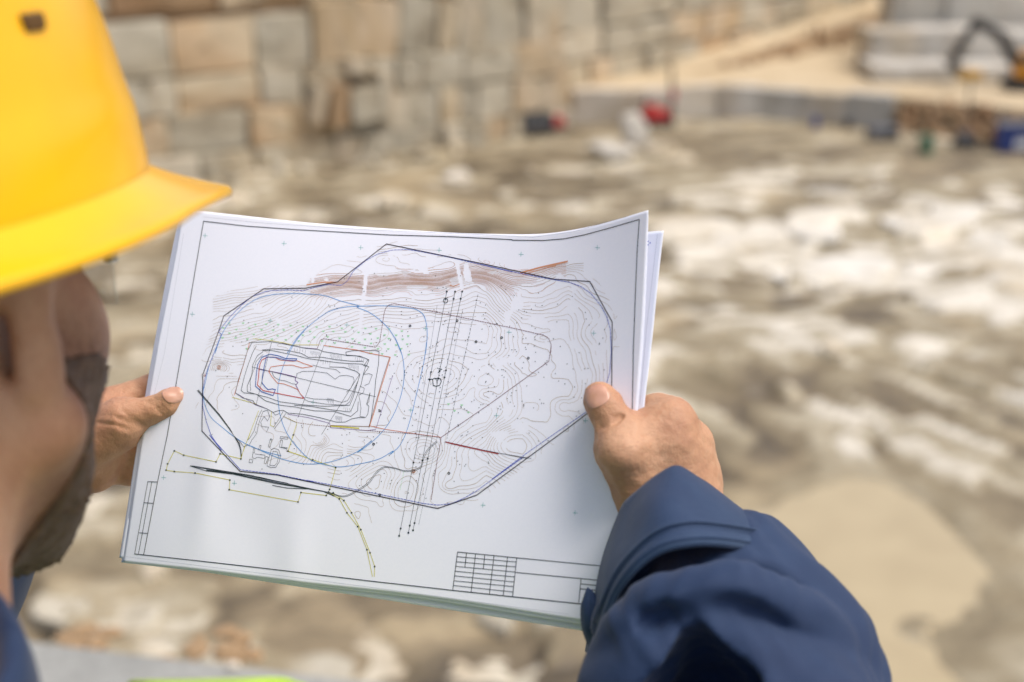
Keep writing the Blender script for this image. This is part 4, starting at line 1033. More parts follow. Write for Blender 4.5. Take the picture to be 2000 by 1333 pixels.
def polygonise(f, lo, hi, h):
    lo, hi = np.asarray(lo, float), np.asarray(hi, float); B = 4
    nb_ = np.ceil((hi - lo) / (h * B)).astype(int); n = nb_ * B + 1
    cx = [lo[i] + (np.arange(nb_[i]) + .5) * h * B for i in range(3)]
    C = np.stack(np.meshgrid(*cx, indexing='ij'), -1).reshape(-1, 3); dc = f(C).reshape(nb_)
    near = np.abs(dc) < h * B * 1.35
    V = np.repeat(np.repeat(np.repeat(np.where(dc > 0, 1.0, -1.0), B, 0), B, 1), B, 2)
    V = np.pad(V, ((0, 1),) * 3, mode='edge')
    M = np.zeros(n, bool); nr = np.repeat(np.repeat(np.repeat(near, B, 0), B, 1), B, 2)
    for dx in (0, 1):
        for dy in (0, 1):
            for dz in (0, 1): M[dx:dx + nr.shape[0], dy:dy + nr.shape[1], dz:dz + nr.shape[2]] |= nr
    I = np.argwhere(M); pts = lo + I * h; out_ = np.empty(len(I))
    for k in range(0, len(I), 200000): out_[k:k + 200000] = f(pts[k:k + 200000])
    V[M] = out_
    S = V < 0
    cnt = sum(S[a:n[0] - 1 + a, b:n[1] - 1 + b, c:n[2] - 1 + c].astype(np.int8) for a in (0, 1) for b in (0, 1) for c in (0, 1))
    act = (cnt > 0) & (cnt < 8); cells = np.argwhere(act); ids = np.full(act.shape, -1, np.int64); ids[act] = np.arange(len(cells))
    acc, num = np.zeros((len(cells), 3)), np.zeros(len(cells))
    cor = [np.array(c) for c in ((0, 0, 0), (1, 0, 0), (0, 1, 0), (1, 1, 0), (0, 0, 1), (1, 0, 1), (0, 1, 1), (1, 1, 1))]
    for i, j in ((0, 1), (2, 3), (4, 5), (6, 7), (0, 2), (1, 3), (4, 6), (5, 7), (0, 4), (1, 5), (2, 6), (3, 7)):
        a, b = V[tuple((cells + cor[i]).T)], V[tuple((cells + cor[j]).T)]; m = (a < 0) != (b < 0); t_ = (a[m] / (a[m] - b[m]))[:, None]
        acc[m] += cor[i] + (cor[j] - cor[i]) * t_; num[m] += 1
    P_ = lo + (cells + acc / num[:, None]) * h
    Fq = []
    for ax in range(3):
        u, v = [(1, 2), (2, 0), (0, 1)][ax]
        sl0 = [slice(None)] * 3; sl1 = [slice(None)] * 3; sl0[ax] = slice(0, -1); sl1[ax] = slice(1, None)
        A, Bq = S[tuple(sl0)], S[tuple(sl1)]; ch = np.argwhere(A != Bq)
        ch = ch[(ch[:, u] > 0) & (ch[:, v] > 0) & (ch[:, u] < n[u] - 1) & (ch[:, v] < n[v] - 1)]
        if not len(ch): continue
        eu, ev = np.eye(3, dtype=int)[u], np.eye(3, dtype=int)[v]
        q = np.stack([ids[tuple((ch - eu - ev).T)], ids[tuple((ch - ev).T)], ids[tuple(ch.T)], ids[tuple((ch - eu).T)]], -1)
        flip = ~A[tuple(ch.T)]; q[flip] = q[flip][:, ::-1]; Fq.append(q)
    Fq = np.concatenate(Fq); Fq = Fq[(Fq >= 0).all(1)]
    for _ in range(2):                                       # pull onto the surface
        e = h * .3; g_ = np.stack([f(P_ + d) - f(P_ - d) for d in np.eye(3) * e], -1) / (2 * e); d0 = f(P_); gg = (g_ ** 2).sum(1) + 1e-6
        P_ = P_ - np.clip(d0 / gg, -h * .5, h * .5)[:, None] * g_
    return P_, Fq
def merge(parts):
    V, Fs, n = [], [], 0
    for v, f in parts: V.append(v); Fs.append(f + n); n += len(v)
    return np.concatenate(V), np.concatenate(Fs)

# ------------------------------------------------------------------ skin, cloth
def skin_mat():
    t = NT('skin'); v = t.coord()
    a, b, c = t.noise(v, 38, 4, .55), t.noise(v, 420, 4, .6), t.noise(v, 12, 3, .5)
    col = t.ramp(a, [(.30, srgb(176, 128, 98)), (.5, srgb(192, 146, 112)), (.70, srgb(200, 157, 124))])
    col = t.mix(t.ramp(c, [(.5, (0, 0, 0)), (.68, (.55,) * 3)]), col, srgb(180, 120, 92))
    col = t.mix(t.ramp(b, [(.3, (.35,) * 3), (.5, (0, 0, 0))]), col, srgb(172, 120, 88))
    sa_ = t.n('Attribute', attribute_name='stubble_and_shade'); sm_ = t.n('Math', operation='MULTIPLY'); t.l(sa_.outputs['Fac'], sm_.inputs[0]); t.l(t.ramp(t.noise(v, 260, 4, .6), [(.25, (1, 1, 1)), (.75, (.62,) * 3)]), sm_.inputs[1])
    col = t.mix(sm_.outputs[0], col, srgb(92, 52, 28))
    wv = t.n('TexWave', wave_type='BANDS'); wv.inputs['Scale'].default_value = 170; wv.inputs['Distortion'].default_value = 14; wv.inputs['Detail'].default_value = 3; t.l(v, wv.inputs[0])
    nrm = t.bump(b, .5, .0012, t.bump(wv.outputs['Fac'], .04, .0006))
    return t.out(col, .52, nrm, Subsurface_Weight=.16, Subsurface_Radius=(.006, .0024, .0014), Subsurface_Scale=.6, Specular_IOR_Level=.35)
M_skin = skin_mat()
t = NT('nail'); M_nail = t.out(t.ramp(t.noise(t.coord((1, 1, 1)), 120, 3), [(.3, srgb(198, 148, 122)), (.7, srgb(210, 164, 140))]), .26, Subsurface_Weight=.1, Subsurface_Radius=(.004, .002, .001))
def cloth_mat(name, base, worn, sc=1.0):
    t = NT(name); v = t.coord()
    a, b = t.noise(v, 9 * sc, 5, .6), t.noise(v, 60 * sc, 4, .6)
    wv = t.n('TexWave', wave_type='BANDS', bands_direction='DIAGONAL'); wv.inputs['Scale'].default_value = 520; wv.inputs['Distortion'].default_value = .6; t.l(v, wv.inputs[0])
    col = t.mix(t.ramp(a, [(.42, (0, 0, 0)), (.72, (.6,) * 3)]), base, worn)
    col = t.mix(t.ramp(b, [(.55, (0, 0, 0)), (.75, (.30,) * 3)]), col, worn)
    col = t.mix(t.ramp(wv.outputs['Fac'], [(.3, (.16,) * 3), (.7, (0, 0, 0))]), col, [x * .5 for x in base[:3]])
    return t.out(col, .78, t.bump(wv.outputs['Fac'], .25, .0006, t.bump(b, .25, .002)), Sheen_Weight=.1, Sheen_Roughness=.5)
M_navy = cloth_mat('navy_twill', srgb(19, 42, 76), srgb(33, 60, 95))
M_cuff = cloth_mat('navy_cuff_twill', srgb(25, 49, 82), srgb(50, 76, 106))
M_hem = cloth_mat('worn_hem', srgb(34, 58, 90), srgb(80, 102, 128))
M_vest = cloth_mat('hi_vis_lime', srgb(172, 206, 44), srgb(186, 216, 80))
M_trouser = cloth_mat('dark_trouser_cloth', srgb(40, 48, 66), srgb(60, 66, 80))
M_boot = plain('boot_leather', srgb(58, 44, 34), .6, .2, 30)
M_hair = plain('dark_hair', srgb(92, 66, 42), .6, .35, 300)
M_beard = plain('dark_beard', srgb(84, 62, 44), .7, .35, 260)

_kd = nrs.randn(26, 3); _kd /= np.linalg.norm(_kd, axis=1, keepdims=True); _kd *= np.exp(nrs.uniform(math.log(260), math.log(1500), 26))[:, None]; _kp = nrs.uniform(0, 6.28, 26)
_ka = .00005 * (500 / np.linalg.norm(_kd, axis=1)) ** .6
def skin_relief(p):
    r = np.zeros(len(p))
    for k_, f_, a_ in zip(_kd, _kp, _ka): r += a_ * np.sin(p @ k_ + f_)
    return r
def hp(base, px, py, d=0): return at(px, py, base + d / 1000.0)

# ================================================================== RIGHT HAND (back of the hand towards the viewer, thumb on the map)
RB = .718
R_ = lambda x, y, d=0: hp(RB, x, y, d)
rh = SDF()
rh.chain([R_(1320, 1090, 8), R_(1318, 1000, 8)], [.027, .025], .012, flat=(FWD, .80))
rh.cone(R_(1318, 995, 4), R_(1312, 830, 6), .0135, .0108, .012)
rh.cone(R_(1322, 1000, 12), R_(1344, 872, 18), .0135, .0104, .012)
rh.cone(R_(1332, 1005, 22), R_(1352, 910, 32), .0135, .0100, .012)
rh.cone(R_(1338, 1010, 30), R_(1354, 950, 44), .0125, .0092, .012)
rh.ell(R_(1285, 905, 4), (.022, .016, .027), .014)
rh.ell(R_(1330, 940, 18), (.018, .016, .022), .012)
# knuckles
rh.ell(R_(1316, 815, 1), (.0085, .009, .0085), .008); rh.ell(R_(1353, 858, 13), (.0082, .009, .0082), .008)
# thumb
TH = [R_(1266, 985, -2), R_(1216, 886, -10), R_(1199, 830, -6), R_(1183, 796, -3), R_(1171, 777, -1)]
rh.chain(TH[:2], [.0155, .0112], .010); rh.chain(TH[1:3], [.0112, .0092], .006); rh.chain(TH[2:], [.0092, .0090, .0080], .004)
rh.ell(R_(1212, 880, -14), (.0105, .0115, .009), .006)
rh.cone(R_(1228, 880, -4), R_(1286, 858, 2), .0105, .0105, .014)
rh.cone(R_(1222, 850, -2), R_(1262, 850, 4), .0062, .0066, .012)
# fingers behind the sheets
IDX = [R_(1312, 826, 8), R_(1222, 806, 27), R_(1172, 806, 27), R_(1146, 806, 24)]
rh.chain(IDX, [.0102, .0088, .0078, .0070], .005)
rh.ell(R_(1281, 803, 13), (.0085, .0082, .0085), .008)
for F_ in ([R_(1344, 872, 18), R_(1256, 856, 40), R_(1196, 850, 36), R_(1160, 846, 26)], [R_(1352, 910, 32), R_(1264, 892, 50), R_(1206, 884, 42), R_(1174, 878, 27)], [R_(1354, 950, 44), R_(1280, 930, 58), R_(1228, 918, 46), R_(1200, 910, 31)]):
    rh.chain(F_, [.0100, .0088, .0077, .0068], .004)
# creases over the thumb joints, tendons and the fold at the web
for k, (o_, w_) in enumerate(((-6, .0011), (0, .0013), (6, .0011), (11, .0009))):
    rh.groove([R_(1168 + o_ * .15, 827 + o_, -13), R_(1190, 820 + o_ * .9, -17), R_(1214, 818 + o_ * .8, -13)], w_ * 1.3, .0012)
rh.groove([R_(1224, 819, -12), R_(1238, 832, -10), R_(1262, 842, -8)], .0018, .0006)
rh.groove([R_(1180, 905, -14), R_(1186, 940, -12), R_(1198, 968, -10)], .004, .0008)
rh.groove([R_(1330, 850, -4), R_(1322, 900, -8), R_(1318, 950, -8)], .005, .0010)
rh.groove([R_(1290, 850, -6), R_(1290, 900, -14), R_(1296, 950, -12)], .006, .0009)
rh.disp(skin_relief)
pts_ = np.array([R_(1130, 740, -40), R_(1420, 1110, 80), R_(1130, 1110, -40), R_(1420, 740, 80)])
rh_mesh = polygonise(rh, pts_.min(0) - .002, pts_.max(0) + .002, .0010)

# ================================================================== LEFT HAND (palm side, thumb on the map)
LB = .834
L_ = lambda x, y, d=0: hp(LB, x, y, d)
lh = SDF()
lh.chain([L_(-20, 960, 20), L_(80, 905, 16)], [.026, .025], .012)
lh.cone(L_(80, 900, 16), L_(190, 806, 10), .020, .0120, .014)
lh.cone(L_(90, 900, 20), L_(196, 850, 22), .020, .0120, .014)
lh.cone(L_(90, 910, 24), L_(196, 900, 28), .020, .0115, .012)
lh.cone(L_(110, 925, 14), L_(186, 926, 16), .0130, .0105, .008)
lh.ell(L_(150, 870, 14), (.030, .018, .024), .012)
# thumb and its ball
lh.cone(L_(150, 880, 0), L_(244, 846, -6), .0150, .0098, .007)
lh.chain([L_(150, 860, 0), L_(236, 818, -8)], [.016, .0112], .010)
lh.chain([L_(236, 818, -8), L_(302, 801, -8)], [.0112, .0080], .006); lh.chain([L_(302, 801, -8), L_(330, 788, -8), L_(352, 776, -7)], [.0080, .0082, .0068], .003)
# index along the rear of the sheets
lh.chain([L_(186, 806, 8), L_(296, 759, 17), L_(364, 752, 20), L_(404, 756, 17)], [.0130, .0078, .0074, .0066], .005)
lh.chain([L_(196, 850, 22), L_(290, 830, 28), L_(350, 820, 24), L_(384, 815, 17)], [.0110, .0086, .0078, .0068], .003)
lh.chain([L_(196, 892, 24), L_(268, 884, 26), L_(336, 870, 24), L_(366, 862, 18)], [.0120, .0098, .0082, .0068], .0025)
lh.chain([L_(214, 918, 24), L_(262, 920, 27), L_(312, 912, 25), L_(338, 906, 19)], [.0092, .0088, .0074, .0064], .0025)
for (a, b, c, w_, am) in (((294, 783, -16), (310, 788, -18), (322, 800, -16), .0011, .00045), ((288, 785, -15), (302, 793, -18), (314, 806, -15), .0011, .0004), ((300, 779, -15), (318, 783, -18), (330, 794, -16), .0010, .00035),
                          ((278, 832, -14), (255, 818, -20), (238, 800, -20), .0013, .0006), ((272, 836, -16), (240, 820, -20), (215, 812, -18), .0013, .0005), ((264, 842, -18), (225, 830, -20), (190, 826, -18), .0012, .0004),
                          ((255, 771, 2), (240, 762, 0), (222, 757, 0), .0014, .0005), ((254, 774, 0), (235, 772, -6), (212, 766, -4), .0012, .0005), ((282, 773, 6), (276, 760, 6), (268, 750, 6), .0011, .0005)):
    lh.groove([L_(*a), L_(*b), L_(*c)], w_ * 1.25, am * 2.2)
lh.disp(skin_relief)
pts_ = np.array([L_(-60, 700, -40), L_(430, 1040, 70), L_(-60, 1040, -40), L_(430, 700, 70)])
lh_mesh = polygonise(lh, pts_.min(0) - .002, pts_.max(0) + .002, .0011)

# ================================================================== HEAD
HEAD = dict(px=-256, py=660, d=.537, az=math.radians(6.0), pitch=math.radians(14.9), roll=math.radians(-7.5))
hc = at(HEAD['px'], HEAD['py'], HEAD['d'])
HR = np.array(Matrix.Rotation(-HEAD['az'], 3, 'Z') @ Matrix.Rotation(-HEAD['pitch'], 3, 'X') @ Matrix.Rotation(HEAD['roll'], 3, 'Y'))
Hh = lambda *q: hc + HR @ np.array(q, float)       # head frame: x right, y to the nose, z up; origin between the ears
def head_local(p): return (p - hc) @ HR
hd = SDF()
hd.ell((0, -.012, .055), (.076, .098, .085), .01)
hd.ell((0, .036, -.022), (.063, .061, .082), .02)
for s in (-1, 1):
    hd.cone((s * .060, .004, -.040), (s * .022, .066, -.090), .018, .016, .02)
    hd.ell((s * .044, .056, -.006), (.021, .026, .022), .03)
    hd.ell((s * .032, .086, .034), (.026, .012, .010), .015)
    hd.ell((s * .032, .092, .016), (.015, .012, .010), .008, op='-')
    hd.ell((s * .010, .104, -.022), (.010, .012, .008), .006)
    hd.cone((s * .071, -.014, .022), (s * .071, -.008, -.020), .014, .009, .006, flat=((s, -.35, 0), .42))
    hd.ell((s * .082, -.002, .002), (.007, .008, .012), .004, op='-')
hd.cone((0, .094, .034), (0, .116, -.010), .009, .012, .012)
hd.cone((-.020, .090, -.047), (.020, .090, -.047), .008, .008, .008); hd.cone((-.018, .090, -.058), (.018, .090, -.058), .008, .008, .006)
hd.groove([(-.022, .099, -.052), (0, .103, -.052), (.022, .099, -.052)], .0022, .0025)
hd.ell((0, .076, -.086), (.022, .018, .017), .018)
hd.cone((0, -.030, -.04), (0, -.062, -.170), .056, .060, .03)
hv, hf = polygonise(hd, (-.10, -.13, -.20), (.10, .14, .155), .0024)
head_mesh = (hc + hv @ HR.T, hf)

# ------------------------------------------------------------------ torso and arms under the clothes, in the viewing frame: (right, down, depth)
cw = lambda x, y, d: EYE + x * RGT - y * UPV + d * FWD
neck = Hh(0, -.062, -.170)
BYAW = math.radians(14)
bf, br = np.array([math.sin(BYAW), math.cos(BYAW), 0]), np.array([math.cos(BYAW), -math.sin(BYAW), 0]); bu = np.array([0, 0, 1.0])
ORG = neck + bf * -.02 + np.array([0, 0, .022])
Bp = lambda x, y, z_: ORG + br * x + bf * y + bu * z_
sh_r, sh_l = Bp(.178, .050, -.050), Bp(-.175, .01, -.09)
wr_r, wr_l = R_(1330, 1060, 8), L_(20, 930, 18)
el_r = cw(.135, .265, .585); el_l = (sh_l + wr_l) / 2 + np.array([-.10, -.02, -.17])
bd = SDF()
bd.cone(Hh(0, -.05, -.13), Bp(0, .0, -.05), .058, .064, .03)
bd.cone(sh_l, sh_r, .058, .058, .04); bd.ell(Bp(0, .02, -.22), (.165, .12, .20), .06, np.array([br, bf, bu]).T); bd.ell(Bp(0, .01, -.48), (.15, .115, .18), .06, np.array([br, bf, bu]).T)
for a, e_, w_ in ((sh_r, el_r + FWD * .045, wr_r), (sh_l, el_l, wr_l)): bd.cone(a, e_, .046, .036, .03); bd.cone(e_, w_, .034, .026, .02)
hipz = -.62
foot = {}
for s in (-1, 1):
    hip, kn, an_ = Bp(s * .09, .0, hipz), Bp(s * .10, .02, 0), Bp(s * .10, 0, 0)
    kn = np.array([kn[0], kn[1], .46]); an_ = np.array([an_[0], an_[1], .09]); foot[s] = (hip, kn, an_)
    bd.cone(hip, kn, .080, .055, .04); bd.cone(kn, an_, .055, .040, .02); bd.cone(an_, np.array([*(an_ + bf * .14)[:2], .045]), .036, .028, .02)
allp = np.array([sh_l, sh_r, el_l, el_r, wr_l, wr_r, foot[1][2], foot[-1][2] + bf * .2, Hh(0, 0, 0)])
body_mesh = polygonise(bd, allp.min(0) - .15, np.r_[allp.max(0)[:2] + .15, Hh(0, 0, 0)[2] - .06], .007)
person = empty('person', (ORG[0], ORG[1], 0)); PL = np.array([ORG[0], ORG[1], 0])
tag(person, 'man in a navy jacket holding a printed map, seen from behind his shoulder', 'person')
V_, F_ = merge([rh_mesh, lh_mesh, head_mesh, body_mesh])


# hair and beard as shells of the head shape
def shell(name, mat, grow, mask, h=.0028, rough_=.0018):
    f = SDF(); f.ops = list(hd.ops)
    g_ = lambda p: np.maximum(f(p) - grow + rough_ * (np.sin(p[:, 0] * 900) * np.sin(p[:, 1] * 800 + p[:, 2] * 300) * np.sin(p[:, 2] * 1000)), mask(p))
    v, q = polygonise(g_, (-.11, -.13, -.15), (.11, .14, .155), h); return link(name, np_mesh(hc + v @ HR.T - PL, q), mat, person, smooth=True)
# each mask is negative where the hair grows
def beard_mask(p):
    x, y, zz = np.abs(p[:, 0]), p[:, 1], p[:, 2]
    line = -.006 - .022 * np.clip((y - .045) / .04, 0, 1)     # cheek line rises to the sideburn
    m = np.maximum(zz - line, -(y - .002)); m = np.maximum(m, -(zz + .125))
    lips = ell_d(np.c_[x, y, zz], (0, .10, -.052), (.020, .03, .008)); return np.maximum(m, -lips)
def hair_mask(p):
    x, y, zz = np.abs(p[:, 0]), p[:, 1], p[:, 2]
    front = y - (.000 + .35 * np.clip(zz - .05, 0, .06)); low = -(zz + .05 - .075 * np.clip((y + .075) / .05, 0, 1)); ear = -(ell_d(np.c_[x, y, zz], (.080, -.004, .0), (.02, .014, .027)))
    return np.maximum(front, low)
sst = lambda q: (lambda c: c * c * (3 - 2 * c))(np.clip(q, 0, 1))
hl_ = hv; stub = np.maximum(sst((.030 - beard_mask(hl_)) / .048), sst((.024 - hair_mask(hl_)) / .042))
ST = np.zeros(len(V_)); n0 = len(rh_mesh[0]) + len(lh_mesh[0]); ST[n0:n0 + len(hl_)] = np.maximum(stub, .20)  # lower bound tints the whole head: tan and shade painted into the skin
body = link('body', np_mesh(V_ - PL, F_), M_skin, person, smooth=True)
body.data.attributes.new('stubble_and_shade', 'FLOAT', 'POINT').data.foreach_set('value', ST.astype(np.float32))
# thumbnails: patches taken from the thumb surface
def nail(f, base, tip, facing, length, width, lift, name='thumbnail'):
    base, tip, facing = (np.asarray(q, float) for q in (base, tip, facing)); a = (tip - base) / np.linalg.norm(tip - base)
    n = facing - a * (facing @ a); n /= np.linalg.norm(n); sd_ = np.cross(a, n); c = tip
    NU, NV = 15, 13; P_ = []
    for i in range(NU):
        s = i / (NU - 1) * 2 - 1
        for j in range(NV):
            q = j / (NV - 1) * 2 - 1
            # rounded outline
            wq = width * (1 - max(0, -s - .35) ** 2 * .9 - max(0, s - .3) ** 2 * .7)
            P_.append(c + a * (length * s * (1 - .13 * q * q)) + sd_ * wq * q)
    P_ = np.array(P_) + n * .02
    for _ in range(60): P_ = P_ - n * np.clip(f(P_) - lift, -.004, .004)[:, None] * .8
    i = np.arange(NU * NV).reshape(NU, NV); q = np.stack([i[:-1, :-1], i[1:, :-1], i[1:, 1:], i[:-1, 1:]], -1).reshape(-1, 4)
    # rim tucked into the skin
    e = np.r_[i[0, :], i[1:, -1], i[-1, -2::-1], i[-2:0:-1, 0]]; E_ = P_[e] - n * .0012; m = len(P_); r1 = np.roll(np.arange(len(e)), -1)
    q2 = np.stack([e, e[r1], m + r1, m + np.arange(len(e))], -1)
    o = link(name, np_mesh(np.r_[P_, E_] - PL, np.r_[q, q2]), M_nail, body, smooth=True); return o
view_r = EYE - R_(1170, 777); view_l = EYE - L_(345, 775)
nail(rh, TH[2], R_(1171, 781, -1), view_r + .12 * UPV - .10 * RGT, .0062, .0062, .00025)
nail(lh, L_(302, 801, -8), L_(348, 776, -7), view_l + .50 * UPV, .0064, .0058, .00025)

beard_o = shell('beard', M_beard, .0016, lambda p: beard_mask(p) + .010); hair_o = shell('hair', M_hair, .0060, hair_mask)
t = NT('eye_white'); M_eye = t.out(srgb(226, 220, 212), .2); t = NT('iris'); M_iris = t.out(srgb(60, 40, 26), .15)
for s in (-1, 1):
    bm = bmesh.new(); bmesh.ops.create_uvsphere(bm, u_segments=20, v_segments=14, radius=.0118); me = bpy.data.meshes.new('e'); bm.to_mesh(me); bm.free()
    e_ = link('eye', me, M_eye, body, True); e_.location = Hh(s * .032, .0795, .016) - PL
    bm = bmesh.new(); bmesh.ops.create_uvsphere(bm, u_segments=16, v_segments=10, radius=.0062); me = bpy.data.meshes.new('e'); bm.to_mesh(me); bm.free()
# ================================================================== CLOTHES
def ring_loft(rings, name, mat, parent, thick=.0022, closed=True, cap=False, disp=None):
    A = np.array(rings); nr, nt = A.shape[:2]; i = np.arange(nr * nt).reshape(nr, nt); j = np.roll(i, -1, 1)
    q = np.stack([i[:-1], j[:-1], j[1:], i[1:]], -1).reshape(-1, 4)
    o = link(name, np_mesh(A.reshape(-1, 3) - PL, q), mat, parent, True)
    m = o.modifiers.new('thickness', 'SOLIDIFY'); m.thickness = thick; m.offset = -1
    return o
def closed_spline(P, n=96):
    P = np.array(P, float); k = len(P); Q_ = np.concatenate([P, P, P, P[:1]]); t_ = np.arange(len(Q_)); m = np.gradient(Q_, axis=0)
    u = k + np.arange(n) / n * k; i = np.floor(u).astype(int); s = (u - i)[:, None]
    return (2 * s**3 - 3 * s**2 + 1) * Q_[i] + (s**3 - 2 * s**2 + s) * m[i] + (-2 * s**3 + 3 * s**2) * Q_[i + 1] + (s**3 - s**2) * m[i + 1]
D3 = lambda L: np.array([at(x, y, d) for x, y, d in L])

jk = SDF()
jk.cone(sh_l + bu * -.005, sh_r + bu * -.005, .076, .064, .05); jk.ell(Bp(0, .02, -.24), (.20, .15, .22), .06, np.array([br, bf, bu]).T); jk.ell(Bp(0, .01, -.52), (.185, .145, .22), .06, np.array([br, bf, bu]).T)
jk.cone(Bp(0, -.005, -.05), Bp(0, .004, .028), .085, .082, .02)
jk.cone(sh_l, el_l, .078, .070, .04); jk.cone(el_l, wr_l - (wr_l - el_l) * .16, .068, .050, .03)
jk.cone(sh_r, el_r, .064, .070, .04)
jk.disp(lambda p: .004 * np.sin(p[:, 2] * 55 + 3 * np.sin(p[:, 0] * 20)) * np.sin(p[:, 0] * 40 + p[:, 1] * 30))
jk.cone(Bp(0, -.005, .053), Bp(0, .02, .135), .072, .09, .01, op='-')
al = np.array([sh_l, sh_r, el_l, el_r, wr_l, Bp(0, .2, -.75), Bp(0, -.2, .1)])
jv, jf = polygonise(jk, al.min(0) - .12, al.max(0) + .12, .006)
jacket = link('jacket', np_mesh(jv - PL, jf), M_navy, person, True)

# hi-vis vest over the chest and back
vs = SDF(); vs.cone(sh_l + bu * -.005, sh_r + bu * -.005, .078, .080, .05); vs.ops += jk.ops[1:3]
def vest_f(p):
    d = vs(p) - .012; q = p - ORG; x, y, zz = q @ br, q @ bf, q @ bu
    arm = np.abs(x) - np.clip(.20 - .34 * np.clip(zz + .18, 0, .2), .09, .2); neckh = .105 - np.sqrt(x ** 2 + (y - .02) ** 2 + np.clip(zz + .04, -9, 0) ** 2 * .5)
    return np.maximum(np.maximum(np.maximum(d, -(vs(p) - .004)), np.where(zz > -.2, arm, -1)), np.maximum(neckh, -(zz + .27)))
vv_, vf_ = polygonise(vest_f, al.min(0) - .12, al.max(0) + .12, .005)
link('vest', np_mesh(vv_ - PL, vf_), M_vest, person, True)

tr = SDF()
for s in (-1, 1):
    hip, kn, an_ = foot[s]; tr.cone(hip, kn, .105, .080, .05); tr.cone(kn, an_ + np.array([0, 0, .03]), .080, .068, .03)
tr.ell(Bp(0, 0, hipz + .03), (.175, .135, .11), .05, np.array([br, bf, bu]).T)
tr.disp(lambda p: .005 * np.sin(p[:, 2] * 40 + 4 * np.sin(p[:, 0] * 18)))
fp = np.array([foot[1][2], foot[-1][2], foot[1][0], foot[-1][0]])
tv, tf = polygonise(tr, fp.min(0) - .2, fp.max(0) + .2, .009); link('trousers', np_mesh(tv - PL, tf), M_trouser, person, True)
for s in (-1, 1):
    b_ = SDF(); an_ = foot[s][2]; g0 = np.array([an_[0], an_[1], 0])
    b_.cone(g0 + [0, 0, .06], g0 + [0, 0, .19], .052, .056, .02); b_.cone(g0 + bf * -.03 + bu * .045, g0 + bf * .16 + bu * .042, .046, .044, .02); b_.ops.append(('&', .004, lambda p: -p[:, 2] + .002))
    v, q = polygonise(b_, g0 - .25, g0 + .28, .006); link('boot', np_mesh(v - PL, q), M_boot, person, True)

# right sleeve with its folds
AX = [(1338, 1020, .724), (1350, 1100, .716), (1400, 1215, .692), (1432, 1340, .662), (1500, 1560, .622)]
sl = SDF()
axp = D3(AX)
sl.chain(list(axp) + [el_r], [.034, .0395, .0540, .0590, .0650, .070], .016, flat=(FWD, .85))
def fold(P, r, k=.012, op='+'):
    n = 3 * len(P); sl.chain(list(spline(D3(P), n)), list(np.interp(np.linspace(0, 1, n), np.linspace(0, 1, len(r)), r)), k, None, op)
# arch of the bunched cloth
fold([(1190, 1345, .644), (1224, 1268, .637), (1286, 1202, .629), (1372, 1170, .622), (1474, 1174, .624), (1560, 1214, .635), (1620, 1290, .645)], [.012, .012, .012, .012, .011, .011, .012], .010)
fold([(1330, 1222, .606), (1372, 1205, .602), (1440, 1210, .604), (1520, 1250, .612)], [.002, .004, .005, .002], .010, '-')
fold([(1255, 1250, .620), (1300, 1216, .612), (1335, 1208, .606)], [.002, .004, .002], .008, '-')
fold([(1196, 1215, .672), (1246, 1135, .674), (1300, 1100, .676)], [.007, .008, .004], .010)
fold([(1470, 1110, .676), (1545, 1140, .668), (1608, 1215, .660), (1660, 1340, .650)], [.006, .012, .014, .016], .010)
fold([(1180, 1400, .634), (1250, 1322, .624), (1330, 1246, .618)], [.016, .013, .005], .010)
fold([(1404, 1236, .616), (1490, 1300, .616), (1560, 1400, .620)], [.006, .014, .018], .010)
# the hollow in the crook
fold([(1364, 1236, .610), (1376, 1310, .612), (1394, 1440, .612)], [.003, .018, .036], .005, '-')
fold([(1368, 1262, .622), (1380, 1320, .634), (1398, 1440, .640)], [.003, .012, .026], .005, '-')
# sunken folds
fold([(1330, 1128, .636), (1400, 1120, .634), (1480, 1120, .636), (1545, 1152, .642)], [.002, .004, .006, .003], .010, '-')
sl.disp(lambda p: .0006 * np.sin(p[:, 0] * 330 + 3 * np.sin(p[:, 2] * 140)) * np.sin(p[:, 2] * 260 - p[:, 1] * 190 + 2 * np.sin(p[:, 0] * 90)))
sl.disp(lambda p: .0011 * np.sin(p[:, 0] * 120 + 2 * np.sin(p[:, 2] * 90)) * np.sin(p[:, 2] * 100 + p[:, 1] * 60))
# open at the wrist end
wdir = (axp[1] - axp[0]) / np.linalg.norm(axp[1] - axp[0])
sl.ops.append(('&', .003, lambda p: -((p - axp[0]) @ wdir) + .004))
sa = np.r_[axp, el_r[None]]
v, q = polygonise(sl, sa.min(0) - .10, sa.max(0) + .10, .0024)
sleeve = link('sleeve', np_mesh(v - PL, q), M_navy, person, True)
# turned cuff
T_ = closed_spline(D3([(1440, 1010, .735), (1400, 957, .715), (1362, 930, .692), (1322, 909, .684), (1284, 926, .682), (1246, 956, .684), (1213, 990, .694), (1205, 1040, .735), (1270, 1060, .775), (1370, 1060, .78)]))
B_r = closed_spline(D3([(1536, 1112, .725), (1520, 1078, .690), (1440, 1056, .650), (1352, 1052, .634), (1270, 1076, .634), (1202, 1150, .644), (1160, 1258, .664), (1150, 1270, .74), (1260, 1230, .80), (1440, 1190, .80)]))
rings = []
cT, cB = T_.mean(0), B_r.mean(0)
for k in range(25):
    s = k / 24; R0 = T_ * (1 - s) + B_r * s; c = cT * (1 - s) + cB * s; o_ = R0 - c; o_ /= np.linalg.norm(o_, axis=1, keepdims=True)
    bul = .0035 * math.sin(math.pi * s) + (.0011 if .80 < s < .86 else 0) - (.0006 if .86 <= s < .9 else 0)
    th = np.arange(len(R0)) / len(R0) * 2 * math.pi
    rings.append(R0 + o_ * (bul + .0012 * np.sin(th * 5 + s * 4) * math.sin(math.pi * s))[:, None])
